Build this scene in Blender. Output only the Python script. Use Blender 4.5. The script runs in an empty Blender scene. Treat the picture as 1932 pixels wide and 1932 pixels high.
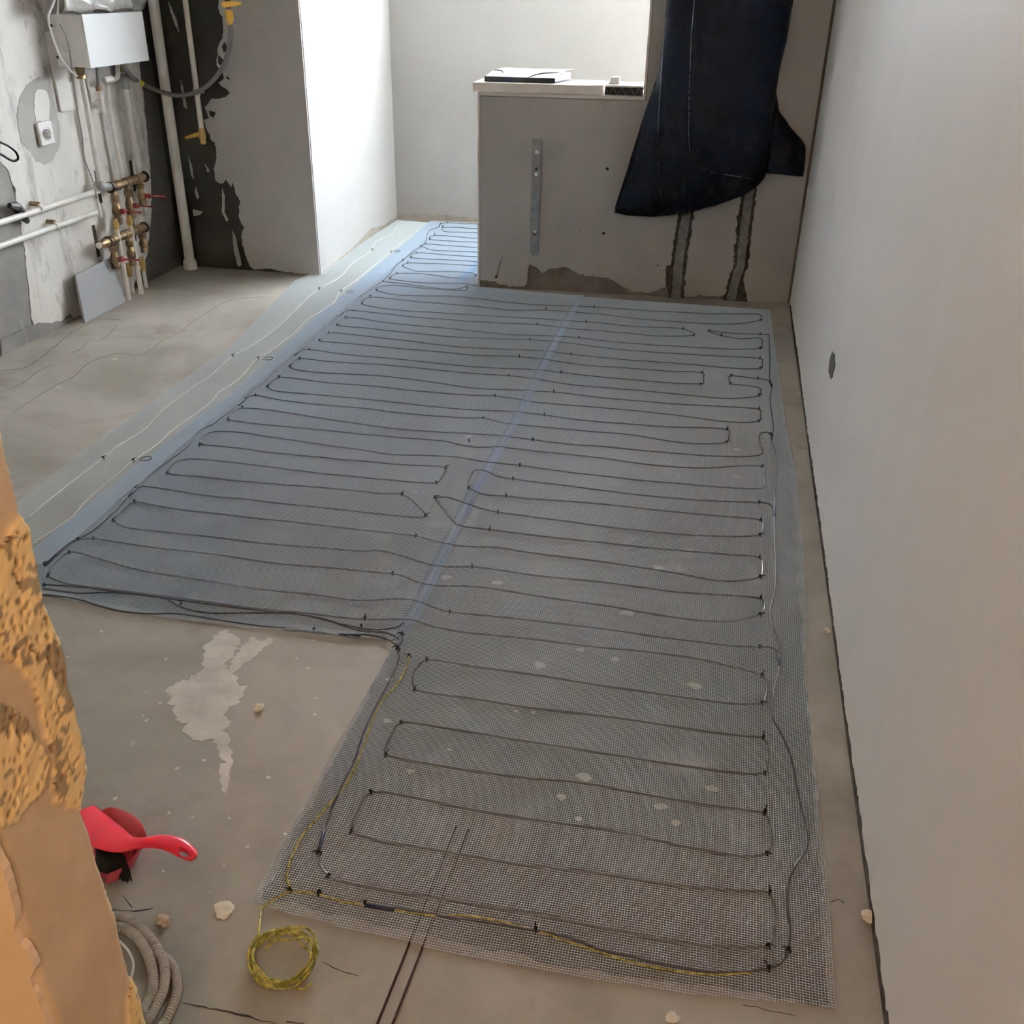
import bpy, bmesh, math, random
import numpy as np
from mathutils import Vector, Matrix, noise
from mathutils.geometry import tessellate_polygon
random.seed(7)
C = bpy.context.scene
COL = C.collection

# ------------------------------------------------------------------ camera
H = 1.45
FPX = 1861.0
def unit(v):
    v = np.array(v, float); return v / np.linalg.norm(v)
def ray(u, v): return np.array([(u - 966) / FPX, -(v - 966) / FPX, -1.0])
_up = -unit(ray(905, 4400)); _dy = unit(ray(1409, -35)); _dy = unit(_dy - _up * np.dot(_dy, _up)); _dx = np.cross(_dy, _up)
RM = np.array([_dx, _dy, _up])
cam_d = bpy.data.cameras.new('camera'); cam = bpy.data.objects.new('camera', cam_d); COL.objects.link(cam)
cam_d.sensor_width = 36; cam_d.sensor_fit = 'HORIZONTAL'; cam_d.lens = 36 * FPX / 1932; cam_d.clip_start = 0.02
m4 = Matrix([list(RM[0]) + [0], list(RM[1]) + [0], list(RM[2]) + [H], [0, 0, 0, 1]])
cam.matrix_world = m4
C.camera = cam

# ------------------------------------------------------------------ world, lights, exposure
C.view_settings.view_transform = 'Standard'; C.view_settings.look = 'None'
C.view_settings.gamma = 1; C.view_settings.use_curve_mapping = False
C.view_settings.exposure = 1.66
C.cycles.use_denoising = True
C.cycles.max_bounces = 10; C.cycles.diffuse_bounces = 7
C.cycles.sample_clamp_indirect = 6
W = bpy.data.worlds.new('world'); C.world = W; W.use_nodes = True
W.node_tree.nodes['Background'].inputs[0].default_value = (0.80, 0.90, 1.0, 1)
W.node_tree.nodes['Background'].inputs[1].default_value = 3.0
def area(name, loc, rot, sx, sy, power, col, spread=180):
    d = bpy.data.lights.new(name, 'AREA'); d.shape = 'RECTANGLE'; d.size = sx; d.size_y = sy
    d.energy = power; d.color = col; d.spread = math.radians(spread)
    o = bpy.data.objects.new(name, d); COL.objects.link(o); o.location = loc; o.rotation_euler = rot
    return o
# daylight entering through the three glazed openings of the far wall
area('window_daylight', (.3, 6.86, 1.94), (math.radians(-90), 0, 0), 3.3, 1.10, 1300, (0.92, 0.96, 1.0), 165)
# warm bulb in the corridor behind the camera
pl = bpy.data.lights.new('corridor_bulb', 'POINT'); pl.energy = 15; pl.color = (1.0, 0.60, 0.30); pl.shadow_soft_size = 0.12
po = bpy.data.objects.new('corridor_bulb', pl); COL.objects.link(po); po.location = (0.05, -0.75, 2.25)

# ------------------------------------------------------------------ picture-to-place helpers
def F(u, v, z=0.0):
    d = RM @ ray(u, v); t = (z - H) / d[2]; return np.array([0, 0, H]) + t * d
class Plane:
    """vertical wall plane through floor points A and B; off moves it towards the camera"""
    def __init__(s, A, B):
        s.A = np.array([A[0], A[1], 0.0]); s.B = np.array([B[0], B[1], 0.0])
        s.t = unit(s.B - s.A); s.n = np.array([-s.t[1], s.t[0], 0.0])
        if np.dot(s.n, -s.A) < 0: s.n = -s.n
    def pt(s, u, v, off=0.0):
        d = RM @ ray(u, v); o = np.array([0, 0, H]); P = s.A + s.n * off
        k = np.dot(P - o, s.n) / np.dot(d, s.n); return o + k * d
    def st(s, p): p = np.array(p) - s.A; return (np.dot(p, s.t), p[2])
    def w(s, a, z, off=0.0): return s.A + s.t * a + s.n * off + np.array([0, 0, z])
LEFT = Plane((-2.93, 0), (-2.93, 5.04))
BACK = Plane((-2.95, 5.04), (-2.10, 5.035))
SIDE = Plane((-2.102, 5.035), (-2.15, 6.55))
FAR = Plane((-2.15, 6.55), (1.4, 6.70))
HALF = Plane((-1.21, 5.045), (0.40, 5.163))
RIGHT = Plane((0.40, 0), (0.40, 5.16))
ZC = 2.7

# ------------------------------------------------------------------ materials
def mat(name, col=(.5, .5, .5), rough=.6, metal=0.0, spec=None):
    m = bpy.data.materials.new(name); m.use_nodes = True
    b = m.node_tree.nodes['Principled BSDF']
    b.inputs['Base Color'].default_value = (*col, 1); b.inputs['Roughness'].default_value = rough
    b.inputs['Metallic'].default_value = metal
    if spec is not None: b.inputs['Specular IOR Level'].default_value = spec
    return m
def noisy(m, cols, scale=3.0, stretch=(1, 1, 1), pos=(.35, .65), detail=8, rough=.6, bump=0.0, bscale=60, bdist=.004, dist=0.0):
    nt = m.node_tree; N = nt.nodes; L = nt.links; b = N['Principled BSDF']
    tc = N.new('ShaderNodeTexCoord'); mp = N.new('ShaderNodeMapping'); mp.inputs['Scale'].default_value = stretch
    L.new(tc.outputs['Object'], mp.inputs[0])
    n = N.new('ShaderNodeTexNoise'); n.inputs['Scale'].default_value = scale; n.inputs['Detail'].default_value = detail
    n.inputs['Roughness'].default_value = rough; n.inputs['Distortion'].default_value = dist
    L.new(mp.outputs[0], n.inputs['Vector'])
    r = N.new('ShaderNodeValToRGB'); e = r.color_ramp.elements
    k = len(cols)
    for i, c in enumerate(cols):
        p = pos[0] + (pos[1] - pos[0]) * i / max(1, k - 1)
        if i < 2: e[i].position = p; e[i].color = (*c, 1)
        else: x = e.new(p); x.color = (*c, 1)
    L.new(n.outputs['Fac'], r.inputs[0]); L.new(r.outputs[0], b.inputs['Base Color'])
    if bump:
        n2 = N.new('ShaderNodeTexNoise'); n2.inputs['Scale'].default_value = bscale; n2.inputs['Detail'].default_value = 6
        L.new(tc.outputs['Object'], n2.inputs['Vector'])
        bp = N.new('ShaderNodeBump'); bp.inputs['Strength'].default_value = bump; bp.inputs['Distance'].default_value = bdist
        L.new(n2.outputs['Fac'], bp.inputs['Height']); L.new(bp.outputs[0], b.inputs['Normal'])
    return m, n, r
M = {}
def overlay(m, col, scale, lo, hi, stretch=(1, 1, 1), detail=6):
    """mix a second noise-shaped stain colour over the base colour"""
    nt = m.node_tree; N = nt.nodes; L = nt.links; b = N['Principled BSDF']
    src = b.inputs['Base Color'].links[0].from_socket
    tc = N.new('ShaderNodeTexCoord'); mp = N.new('ShaderNodeMapping'); mp.inputs['Scale'].default_value = stretch
    mp.inputs['Location'].default_value = (scale * 1.7, scale * .3, 2.2)
    n = N.new('ShaderNodeTexNoise'); n.inputs['Scale'].default_value = scale; n.inputs['Detail'].default_value = detail; n.inputs['Roughness'].default_value = .65
    L.new(tc.outputs['Object'], mp.inputs[0]); L.new(mp.outputs[0], n.inputs['Vector'])
    mr = N.new('ShaderNodeMapRange'); mr.inputs[1].default_value = lo; mr.inputs[2].default_value = hi
    L.new(n.outputs['Fac'], mr.inputs[0])
    mx = N.new('ShaderNodeMix'); mx.data_type = 'RGBA'
    L.new(mr.outputs[0], mx.inputs[0]); L.new(src, mx.inputs[6]); mx.inputs[7].default_value = (*col, 1)
    L.new(mx.outputs[2], b.inputs['Base Color'])

M['floor'] = noisy(mat('concrete_screed', rough=.65), [(.25, .23, .195), (.34, .315, .275), (.41, .38, .335)], 1.6, bump=.35, bscale=45, bdist=.003, dist=.4)[0]
overlay(M['floor'], (.23, .20, .165), 2.3, .52, .72); overlay(M['floor'], (.46, .43, .38), 9, .66, .74); overlay(M['floor'], (.12, .10, .085), 26, .72, .78)
M['plaster'] = noisy(mat('white_plaster', rough=.75), [(.70, .68, .65), (.76, .74, .71)], 2.2, bump=.08, bscale=90, bdist=.002)[0]
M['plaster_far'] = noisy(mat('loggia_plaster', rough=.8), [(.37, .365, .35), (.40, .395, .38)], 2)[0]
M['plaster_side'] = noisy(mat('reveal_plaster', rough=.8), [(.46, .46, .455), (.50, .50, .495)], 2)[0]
M['plaster_r'] = noisy(mat('right_plaster', rough=.6), [(.84, .825, .80), (.87, .855, .835)], 1.5, stretch=(1, 3, .4), bump=.06, bscale=60, bdist=.002)[0]
M['plaster_dirty'] = noisy(mat('smeared_plaster', rough=.8), [(.66, .64, .60), (.78, .76, .72)], 3, stretch=(1, 1, .5), bump=.2, bscale=40)[0]
overlay(M['plaster_dirty'], (.22, .21, .20), 3.4, .53, .70, (1, 1.6, .5), 9)
overlay(M['plaster_dirty'], (.30, .28, .26), 9, .57, .70, (1, 1.2, .8), 9)
M['plaster_half'] = noisy(mat('grey_filler_plaster', rough=.8), [(.37, .365, .35), (.43, .425, .41)], 1.7, bump=.1, bscale=60)[0]
overlay(M['plaster_half'], (.32, .315, .30), 2.2, .55, .72, (1, 1, .8), 8)
M['cement'] = noisy(mat('grey_cement', rough=.9), [(.17, .165, .155), (.26, .25, .235)], 3, bump=.4, bscale=50)[0]
overlay(M['cement'], (.42, .41, .39), 7, .62, .75, (1, 1, .35), 9)
M['dark'] = noisy(mat('dark_primer', rough=.75), [(.020, .018, .015), (.05, .046, .040)], 2.5, bump=.3, bscale=30)[0]
overlay(M['dark'], (.16, .15, .135), 6, .64, .78, (1, 1, .25), 8)
M['base_concrete'] = noisy(mat('bare_concrete', rough=.9), [(.13, .115, .095), (.22, .20, .17)], 6, bump=.6, bscale=40)[0]
M['corner_grey'] = noisy(mat('corner_grey', rough=.85), [(.085, .082, .075), (.14, .135, .125)], 2.5, bump=.2, bscale=40)[0]
M['fill'] = noisy(mat('groove_mortar', rough=.95), [(.15, .148, .135), (.25, .245, .225)], 24, bump=.8, bscale=80)[0]
M['patch'] = noisy(mat('patch_mortar', rough=.9), [(.33, .32, .30), (.41, .40, .375)], 5, bump=.3, bscale=60)[0]
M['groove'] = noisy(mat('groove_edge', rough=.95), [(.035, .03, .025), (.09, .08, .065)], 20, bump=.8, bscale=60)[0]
M['stain'] = noisy(mat('floor_plaster_stain', rough=.9), [(.48, .455, .41), (.64, .615, .565)], 14, bump=.4, bscale=50)[0]
M['mesh_shade'] = noisy(mat('mesh_shaded_screed', rough=.55), [(.09, .09, .092), (.14, .139, .138), (.20, .197, .192)], 2.2, bump=.3, bscale=45, bdist=.003, dist=.4)[0]  # screed colour darkened to stand in for shade under the mesh
overlay(M['mesh_shade'], (.36, .35, .34), 3.1, .60, .74)
M['crack'] = mat('crack_dark', (.035, .03, .025), .95)
M['mesh'] = mat('fiberglass_thread', (.53, .66, .80), .35)
M['mesh_pale'] = mat('fiberglass_pale_thread', (.74, .84, .88), .35)
M['mesh_blue'] = mat('fiberglass_blue_thread', (.04, .26, .62), .45)
M['cable'] = mat('heating_cable_sheath', (.17, .18, .20), .25, spec=.8)
M['lead'] = mat('dark_lead_sheath', (.07, .075, .09), .4)
M['white_wire'] = mat('white_wire', (.85, .86, .86), .35)
M['tie'] = mat('black_nylon', (.008, .008, .010), .35)
M['sleeve'] = mat('navy_joint_sleeve', (.012, .016, .05), .4)
M['earth'] = noisy(mat('green_yellow_wire', rough=.35), [(.20, .21, .03), (.48, .39, .09)], 90, pos=(.40, .60), detail=1)[0]
M['pvc'] = noisy(mat('white_pipe', rough=.35), [(.70, .68, .63), (.80, .78, .74)], 12)[0]
M['brass'] = noisy(mat('aged_brass', rough=.42, metal=.75), [(.16, .11, .06), (.32, .23, .13)], 20)[0]
M['brass_new'] = mat('bright_brass', (.62, .42, .16), .3, .9)
M['steel'] = noisy(mat('zinc_steel', rough=.5, metal=.25), [(.20, .22, .235), (.30, .325, .345)], 30)[0]
M['darksteel'] = mat('dark_steel', (.06, .05, .045), .5, .5)
M['red'] = mat('red_lever', (.20, .012, .012), .45)
M['yellow'] = mat('yellow_lever', (.72, .42, .05), .4)
M['tagyellow'] = mat('yellow_tag', (.75, .68, .03), .5)
M['hose'] = mat('grey_gas_hose', (.16, .155, .15), .45)
M['box'] = mat('white_enamel', (.80, .82, .82), .4)
M['film'] = noisy(mat('translucent_film', rough=.25), [(.32, .31, .29), (.55, .54, .52)], 8, dist=1.0)[0]
M['greyplastic'] = mat('grey_plastic', (.30, .31, .30), .5)
M['socket'] = mat('white_socket', (.85, .85, .84), .35)
M['tile'] = noisy(mat('grey_tile', rough=.5), [(.32, .33, .34), (.38, .39, .40)], 2)[0]
M['black'] = mat('black', (.006, .006, .006), .5)
M['navy'] = noisy(mat('navy_plastic_bag', rough=.5, spec=.18), [(.003, .005, .012), (.006, .010, .023)], 3, bump=.8, bscale=11, bdist=.02)[0]
M['crease'] = mat('highlight_plastic', (.16, .17, .19), .45)  # paler colour for highlights painted on the bag folds
M['foam'] = noisy(mat('foam_board', rough=.8), [(.78, .74, .66), (.86, .84, .80)], 14)[0]
M['paper'] = mat('white_cover', (.86, .87, .88), .4)
M['folderdark'] = mat('folder_navy', (.012, .016, .03), .35)
M['redplastic'] = noisy(mat('dusty_red_plastic', rough=.45), [(.50, .018, .035), (.56, .10, .12)], 9, pos=(.45, .7))[0]
M['redclean'] = mat('red_plastic', (.62, .012, .03), .28)
M['bristle'] = mat('black_bristle', (.012, .012, .012), .7)
M['conduit'] = mat('grey_conduit', (.42, .39, .35), .45)
M['rubble'] = noisy(mat('plaster_crumb', rough=.9), [(.60, .56, .48), (.74, .70, .62)], 30)[0]
M['skirt'] = noisy(mat('sandy_screed_edge', rough=.95), [(.30, .28, .245), (.42, .39, .35)], 12)[0]
M['brick'] = noisy(mat('mortar_crumb', rough=.9), [(.40, .30, .22), (.55, .42, .32)], 30)[0]
M['cord'] = mat('dark_red_cord', (.035, .010, .008), .5)
M['ceil'] = mat('ceiling_grey', (.40, .39, .37), .85)
M['frame'] = mat('window_frame_white', (.85, .86, .86), .4)
g = mat('window_glass', (1, 1, 1), .0); M['glass'] = g
gn = g.node_tree; gb = gn.nodes['Principled BSDF']; gb.inputs['Transmission Weight'].default_value = 1; gb.inputs['IOR'].default_value = 1.02

# ------------------------------------------------------------------ object helpers
def link(name, me, m=None, parent=None, loc=None):
    o = bpy.data.objects.new(name, me); COL.objects.link(o)
    if m is not None:
        for k in (m if isinstance(m, (list, tuple)) else [m]): me.materials.append(M[k] if isinstance(k, str) else k)
    if parent is not None: o.parent = parent
    if loc is not None: o.location = loc
    return o
def tag(o, label, cat, group=None, kind=None):
    o['label'] = label; o['category'] = cat
    if group: o['group'] = group
    if kind: o['kind'] = kind
    return o
def thing(name, loc, label, cat, group=None, rz=0):
    o = bpy.data.objects.new(name, None); COL.objects.link(o); o.location = loc; o.rotation_euler.z = rz
    o.empty_display_size = .05
    o['_l'] = 1; del o['_l']
    return tag(o, label, cat, group)
def struct(o): o['kind'] = 'structure'; return o
def mesh_from(name, verts, faces, smooth=False):
    me = bpy.data.meshes.new(name); me.from_pydata([tuple(map(float, v)) for v in verts], [], faces)
    me.validate(); me.update()
    if smooth:
        me.polygons.foreach_set('use_smooth', [True] * len(me.polygons))
    return me
class MB:
    def __init__(s): s.v = []; s.f = []; s.mi = []
    def add(s, v, f, mi=0):
        n = len(s.v); s.v += [tuple(map(float, p)) for p in v]; s.f += [tuple(i + n for i in q) for q in f]; s.mi += [mi] * len(f)
    def box(s, c, d, ax=None, mi=0):
        """c centre, d full sizes, ax optional 3 axes"""
        ax = ax or ((1, 0, 0), (0, 1, 0), (0, 0, 1)); c = np.array(c, float); A = [np.array(a, float) * k / 2 for a, k in zip(ax, d)]
        v = [c + A[0] * i + A[1] * j + A[2] * k for k in (-1, 1) for j in (-1, 1) for i in (-1, 1)]
        s.add(v, [(0, 2, 3, 1), (4, 5, 7, 6), (0, 1, 5, 4), (2, 6, 7, 3), (0, 4, 6, 2), (1, 3, 7, 5)], mi)
    def tube(s, pts, r, n=10, mi=0, cap=True, flat=None):
        pts = [np.array(p, float) for p in pts]; R = r if hasattr(r, '__len__') else [r] * len(pts)
        T = [unit(pts[min(i + 1, len(pts) - 1)] - pts[max(i - 1, 0)] + 1e-9) for i in range(len(pts))]
        a = np.array([0, 0, 1.0]) if abs(T[0][2]) < .9 else np.array([1.0, 0, 0])
        u = unit(a - T[0] * np.dot(a, T[0])); v = []
        for i, p in enumerate(pts):
            u = unit(u - T[i] * np.dot(u, T[i])); w = np.cross(T[i], u)
            for k in range(n):
                an = 2 * math.pi * k / n; v.append(p + (u * math.cos(an) + w * math.sin(an)) * R[i])
        f = []
        for i in range(len(pts) - 1):
            for k in range(n): f.append((i * n + k, i * n + (k + 1) % n, (i + 1) * n + (k + 1) % n, (i + 1) * n + k))
        if cap: f.append(tuple(reversed(range(n)))); f.append(tuple(range((len(pts) - 1) * n, len(pts) * n)))
        s.add(v, f, mi)
    def lathe(s, p0, ax, prof, n=14, mi=0):
        """prof: list of (distance along ax, radius)"""
        ax = unit(ax); s.tube([np.array(p0) + ax * d for d, r in prof], [r for d, r in prof], n, mi)
    def build(s, name, m, parent=None, smooth=False, bev=0):
        me = mesh_from(name, s.v, s.f, smooth)
        if len(me.polygons) == len(s.mi): me.polygons.foreach_set('material_index', s.mi)
        o = link(name, me, m, parent)
        if parent is not None:
            o.matrix_parent_inverse = Matrix.Identity(4); pw = parent_world(parent).inverted()
            me.transform(pw)
        if smooth: autosmooth(o)
        if bev:
            b = o.modifiers.new('bevel', 'BEVEL'); b.width = bev; b.segments = 2; b.limit_method = 'ANGLE'
        return o
def parent_world(p):
    mw = Matrix.Translation(p.location) @ p.rotation_euler.to_matrix().to_4x4()
    return (parent_world(p.parent) @ mw) if p.parent else mw
def autosmooth(o):
    me = o.data
    bm = bmesh.new(); bm.from_mesh(me)
    for e in bm.edges:
        if len(e.link_faces) == 2 and e.calc_face_angle(0) > math.radians(40): e.smooth = False
    for f in bm.faces: f.smooth = True
    bm.to_mesh(me); bm.free()
def spline(P, step=.02, closed=False):
    P = [np.array(p, float) for p in P]; out = []
    n = len(P)
    for i in range(n - 1 if not closed else n):
        p0 = P[i - 1] if (i > 0 or closed) else P[0]; p1 = P[i]; p2 = P[(i + 1) % n]; p3 = P[(i + 2) % n] if (i + 2 < n or closed) else P[-1]
        d = np.linalg.norm(p2 - p1); k = max(1, int(round(d / step)))
        # centripetal tangents keep long straight runs from overshooting at tight turns
        d0 = max(np.linalg.norm(p1 - p0), 1e-6); d2 = max(np.linalg.norm(p3 - p2), 1e-6)
        m1 = (p2 - p0) / (d + d0) * d; m2 = (p3 - p1) / (d + d2) * d
        for j in range(k):
            t = j / k
            out.append((2 * t**3 - 3 * t**2 + 1) * p1 + (t**3 - 2 * t**2 + t) * m1 + (-2 * t**3 + 3 * t**2) * p2 + (t**3 - t**2) * m2)
    if not closed: out.append(P[-1])
    return out
def rag(P, amp, step, seed=0, closed=True):
    """fractally roughened closed 2-D outline; a point given as (x,z,1) starts a clean straight edge"""
    out = []; n = len(P); rnd = random.Random(seed)
    for i in range(n):
        a = np.array(P[i][:2], float); b = np.array(P[(i + 1) % n][:2], float)
        clean = len(P[i]) > 2; d = np.linalg.norm(b - a)
        k = max(1, int(d / step)) if not clean else 1
        nn = np.array([-(b - a)[1], (b - a)[0]]) / max(d, 1e-9)
        for j in range(k):
            t = j / k; q = a + (b - a) * t
            if 0 < j and not clean:
                s = noise.noise(Vector((q[0] * .35 / step, q[1] * .35 / step, seed))) + .7 * noise.noise(Vector((q[0] * .9 / step, q[1] * .9 / step, seed + 5)))
                q = q + nn * amp * (s * 1.6 + rnd.uniform(-.3, .3))
            out.append(tuple(q))
    return out
def slab(name, pl, P2, th, m, parent=None, base=0.0, bevel=True):
    """thin layer on a wall plane (pl) or on the floor (pl=None) with a ragged outline, given thickness"""
    tri = tessellate_polygon([[Vector((p[0], p[1], 0)) for p in P2]])
    n = len(P2)
    W3 = (lambda p, o: pl.w(p[0], p[1], o)) if pl else (lambda p, o: np.array([p[0], p[1], o]))
    v = [W3(p, base + th) for p in P2] + [W3(p, base) for p in P2]
    f = [tuple(t) for t in tri] + [(i, (i + 1) % n, n + (i + 1) % n, n + i) for i in range(n)]
    me = mesh_from(name, v, f)
    bm = bmesh.new(); bm.from_mesh(me); bmesh.ops.recalc_face_normals(bm, faces=bm.faces); bm.to_mesh(me); bm.free()
    if parent is not None: me.transform(parent_world(parent).inverted())
    return link(name, me, m, parent)
def px2(pl, L, off=0.0):
    return [tuple(pl.st(pl.pt(p[0], p[1], off))) + tuple(p[2:]) for p in L]

# ------------------------------------------------------------------ the room
def boxobj(name, lo, hi, m, parent=None):
    b = MB(); lo = np.array(lo, float); hi = np.array(hi, float); b.box((lo + hi) / 2, hi - lo); return b.build(name, m, parent)
def wallbox(name, pl, a0, a1, z0, z1, th, m):
    b = MB(); c = [pl.w(a, z, o) for z in (z0, z1) for o in (0, -th) for a in (a0, a1)]
    b.add(c, [(0, 1, 5, 4), (2, 6, 7, 3), (0, 4, 6, 2), (1, 3, 7, 5), (4, 5, 7, 6), (0, 2, 3, 1)])
    return struct(b.build(name, m))
floor = struct(boxobj('floor', (-3.3, -2.6, -.12), (3.2, 7.2, 0), 'floor'))
ceiling = struct(boxobj('ceiling', (-3.3, -2.6, ZC), (3.2, 7.2, ZC + .12), 'ceil'))
wl = struct(boxobj('wall_left', (-3.13, .52, 0), (-2.93, 5.04, ZC), 'corner_grey'))
wb = wallbox('wall_back', BACK, -.2, .85, 0, ZC, .0, 'dark') if False else struct(boxobj('wall_back', (-3.13, 5.038, 0), (-2.125, 5.3, ZC), 'dark'))
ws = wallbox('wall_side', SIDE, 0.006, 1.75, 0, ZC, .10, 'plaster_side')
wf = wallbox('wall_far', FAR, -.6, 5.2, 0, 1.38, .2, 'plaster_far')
struct(boxobj('wall_far_lintel', (-2.8, 6.6, 2.5), (3.0, 6.95, ZC), 'plaster'))
wh = wallbox('wall_parapet', HALF, 0, .80, 0, .943, .33, 'base_concrete')
wr2 = wallbox('wall_window_pier', HALF, .80, 1.62, 0, ZC, .33, 'base_concrete')
struct(boxobj('wall_front_lintel', (-1.21, 5.05, 2.35), (-.40, 5.38, ZC), 'plaster'))
struct(boxobj('wall_front_beam', (-2.1, 5.06, 2.45), (-1.21, 5.38, ZC), 'plaster'))
wr = struct(boxobj('wall_right', (.40, -2.4, 0), (.6, 5.20, ZC), 'plaster_r'))
struct(boxobj('wall_loggia_end', (2.6, 5.1, 0), (2.8, 7.0, ZC), 'plaster'))
struct(boxobj('wall_loggia_inner', (.55, 5.16, 0), (2.8, 5.4, ZC), 'plaster'))
struct(boxobj('wall_corridor_end', (-3.2, -2.5, 0), (.6, -2.35, ZC), 'plaster'))
struct(boxobj('wall_corridor_left', (-3.1, -2.4, 0), (-2.95, .52, ZC), 'plaster'))
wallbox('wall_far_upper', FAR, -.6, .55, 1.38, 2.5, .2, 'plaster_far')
# windows of the far wall: frames above the parapet
for i in range(3):
    a = .55 + i * 1.22
    fb = MB(); z0, z1 = 1.38, 2.5; w = 1.20
    def bar(x0, x1, za, zb): fb.box(tuple(FAR.w((x0 + x1) / 2, (za + zb) / 2, -.1)), (x1 - x0, .06, zb - za), (tuple(FAR.t), tuple(FAR.n), (0, 0, 1)))
    bar(a, a + .06, z0, z1); bar(a + w - .06, a + w, z0, z1); bar(a, a + w, z0, z0 + .06); bar(a, a + w, z1 - .06, z1)
    fr = struct(fb.build('window_%d' % (i + 1), 'frame'))
    gb_ = MB(); gb_.box(tuple(FAR.w(a + w / 2, (z0 + z1) / 2, -.1)), (w - .12, .006, z1 - z0 - .12), (tuple(FAR.t), tuple(FAR.n), (0, 0, 1)))
    gb_.build('pane', 'glass', fr)

# --- wall_left: smeared white plaster over grey cement
P = px2(LEFT, [(258, 60), (261, 124), (270, 190), (276, 261), (282, 330), (284, 400), (276, 480), (240, 560, 1), (158, 598), (140, 606), (130, 592), (110, 612), (60, 620), (52, 540), (42, 455), (28, 372), (14, 322), (0, 305)])
P[0:0] = [(LEFT.st(LEFT.pt(258, 60))[0] + .02, ZC - .01, 1)]
P += [(2.6, .70), (1.6, .80, 1), (.6, .80, 1), (.6, ZC - .01, 1)]
slab('plaster_layer', LEFT, rag(P, .006, .012, 3), .006, 'plaster_dirty', wl)
P = px2(LEFT, [(0, 305), (14, 322), (28, 372), (42, 455), (52, 540), (60, 632), (0, 676, 1)])
P += [(.6, .01, 1), (.6, .79, 1), (1.6, .79, 1), (2.6, .69, 1)]
slab('cement_layer', LEFT, rag(P, .004, .015, 5), .003, 'cement', wl)
P = px2(LEFT, [(60, 150), (72, 146), (84, 156), (95, 178), (104, 205), (109, 240), (111, 262), (106, 285), (95, 305), (82, 311), (66, 305), (55, 285), (38, 270), (32, 245), (29, 215), (34, 185), (46, 162)])
sp = slab('filled_patch', LEFT, rag(P, .005, .012, 9), .0075, 'patch', wl)
P = px2(LEFT, [(64, 172), (72, 168), (84, 172), (90, 190), (90, 215), (89, 227), (64, 228), (60, 205), (61, 188)])
slab('plaster_remnant', LEFT, rag(P, .003, .01, 11), .0095, 'plaster', wl)
P = px2(LEFT, [(0, 640), (60, 612), (110, 606), (150, 596), (158, 601), (60, 645), (0, 677)])
slab('cement_skirt', LEFT, rag(P, .004, .015, 12), .009, 'cement', wl)

# --- wall_back: pale plaster with torn left edge over dark primer
edge = [(414, -60), (411, -30), (414, 0), (412, 15), (421, 32), (421, 72), (414, 84), (412, 99), (410, 122), (420, 135), (424, 148), (413, 155), (432, 171), (430, 178), (412, 186), (400, 186), (388, 204), (396, 222), (385, 226), (392, 246), (399, 263), (407, 268), (410, 296), (404, 318), (407, 338), (414, 345), (422, 345), (428, 338), (437, 352), (440, 341), (447, 368), (455, 380), (452, 393), (452, 410), (462, 427), (457, 438), (457, 450), (463, 478), (472, 501), (480, 508), (500, 506), (530, 510), (570, 517), (604, 517, 1)]
P = px2(BACK, edge); P += [(.846, ZC - .01, 1), (P[0][0], ZC - .01)]
slab('plaster_layer', BACK, rag(P, .0045, .011, 21), .008, 'plaster_half', wb)
for k, (q, sd) in enumerate([([(318, 2), (326, 20), (334, 40), (338, 60), (330, 45), (322, 22)], 31), ([(341, 150), (346, 165), (352, 195), (353, 206), (347, 200), (344, 178)], 33), ([(355, 295), (362, 310), (366, 338), (361, 330)], 35),
                ([(370, 352), (376, 372), (373, 376), (368, 362)], 37), ([(420, 355), (424, 372), (424, 400), (431, 415), (428, 418), (419, 400)], 39), ([(438, 432), (446, 450), (456, 500), (450, 503), (443, 480)], 41), ([(386, 308), (396, 322), (392, 325)], 43), ([(364, 395), (384, 398), (378, 405), (366, 408)], 44)]):
    slab('plaster_streak', BACK, rag(px2(BACK, q), .002, .008, sd), .004, 'plaster_half', wb)
for k, (q, sd) in enumerate([([(425, 78), (430, 90), (424, 100), (420, 88)], 1), ([(414, 104), (424, 112), (420, 125), (412, 118)], 2), ([(396, 208), (408, 212), (404, 222), (398, 218)], 3), ([(430, 142), (436, 150), (428, 148)], 4), ([(434, 172), (433, 178), (424, 184), (422, 180)], 6)]):
    slab('primer_smear', BACK, rag(px2(BACK, q), .002, .006, sd), .0095, 'dark', wb)
# dark strip of bare concrete where the side wall and far wall meet the floor
P = [(0.006, .0, 1), (0.02, .008), (.3, .014), (.5, .016), (.75, .035), (.95, .055), (1.05, .035), (1.2, .02), (1.5, .015), (1.5, 0, 1)]
slab('bare_skirt', SIDE, rag(P, .004, .012, 51), .002, 'skirt', ws)
slab('bare_skirt', FAR, rag([(0, 0, 1), (0, .03), (.3, .04), (.7, .02), (1.2, .035), (2.5, .03), (2.5, 0, 1)], .006, .015, 52), .002, 'skirt', wf)

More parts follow.
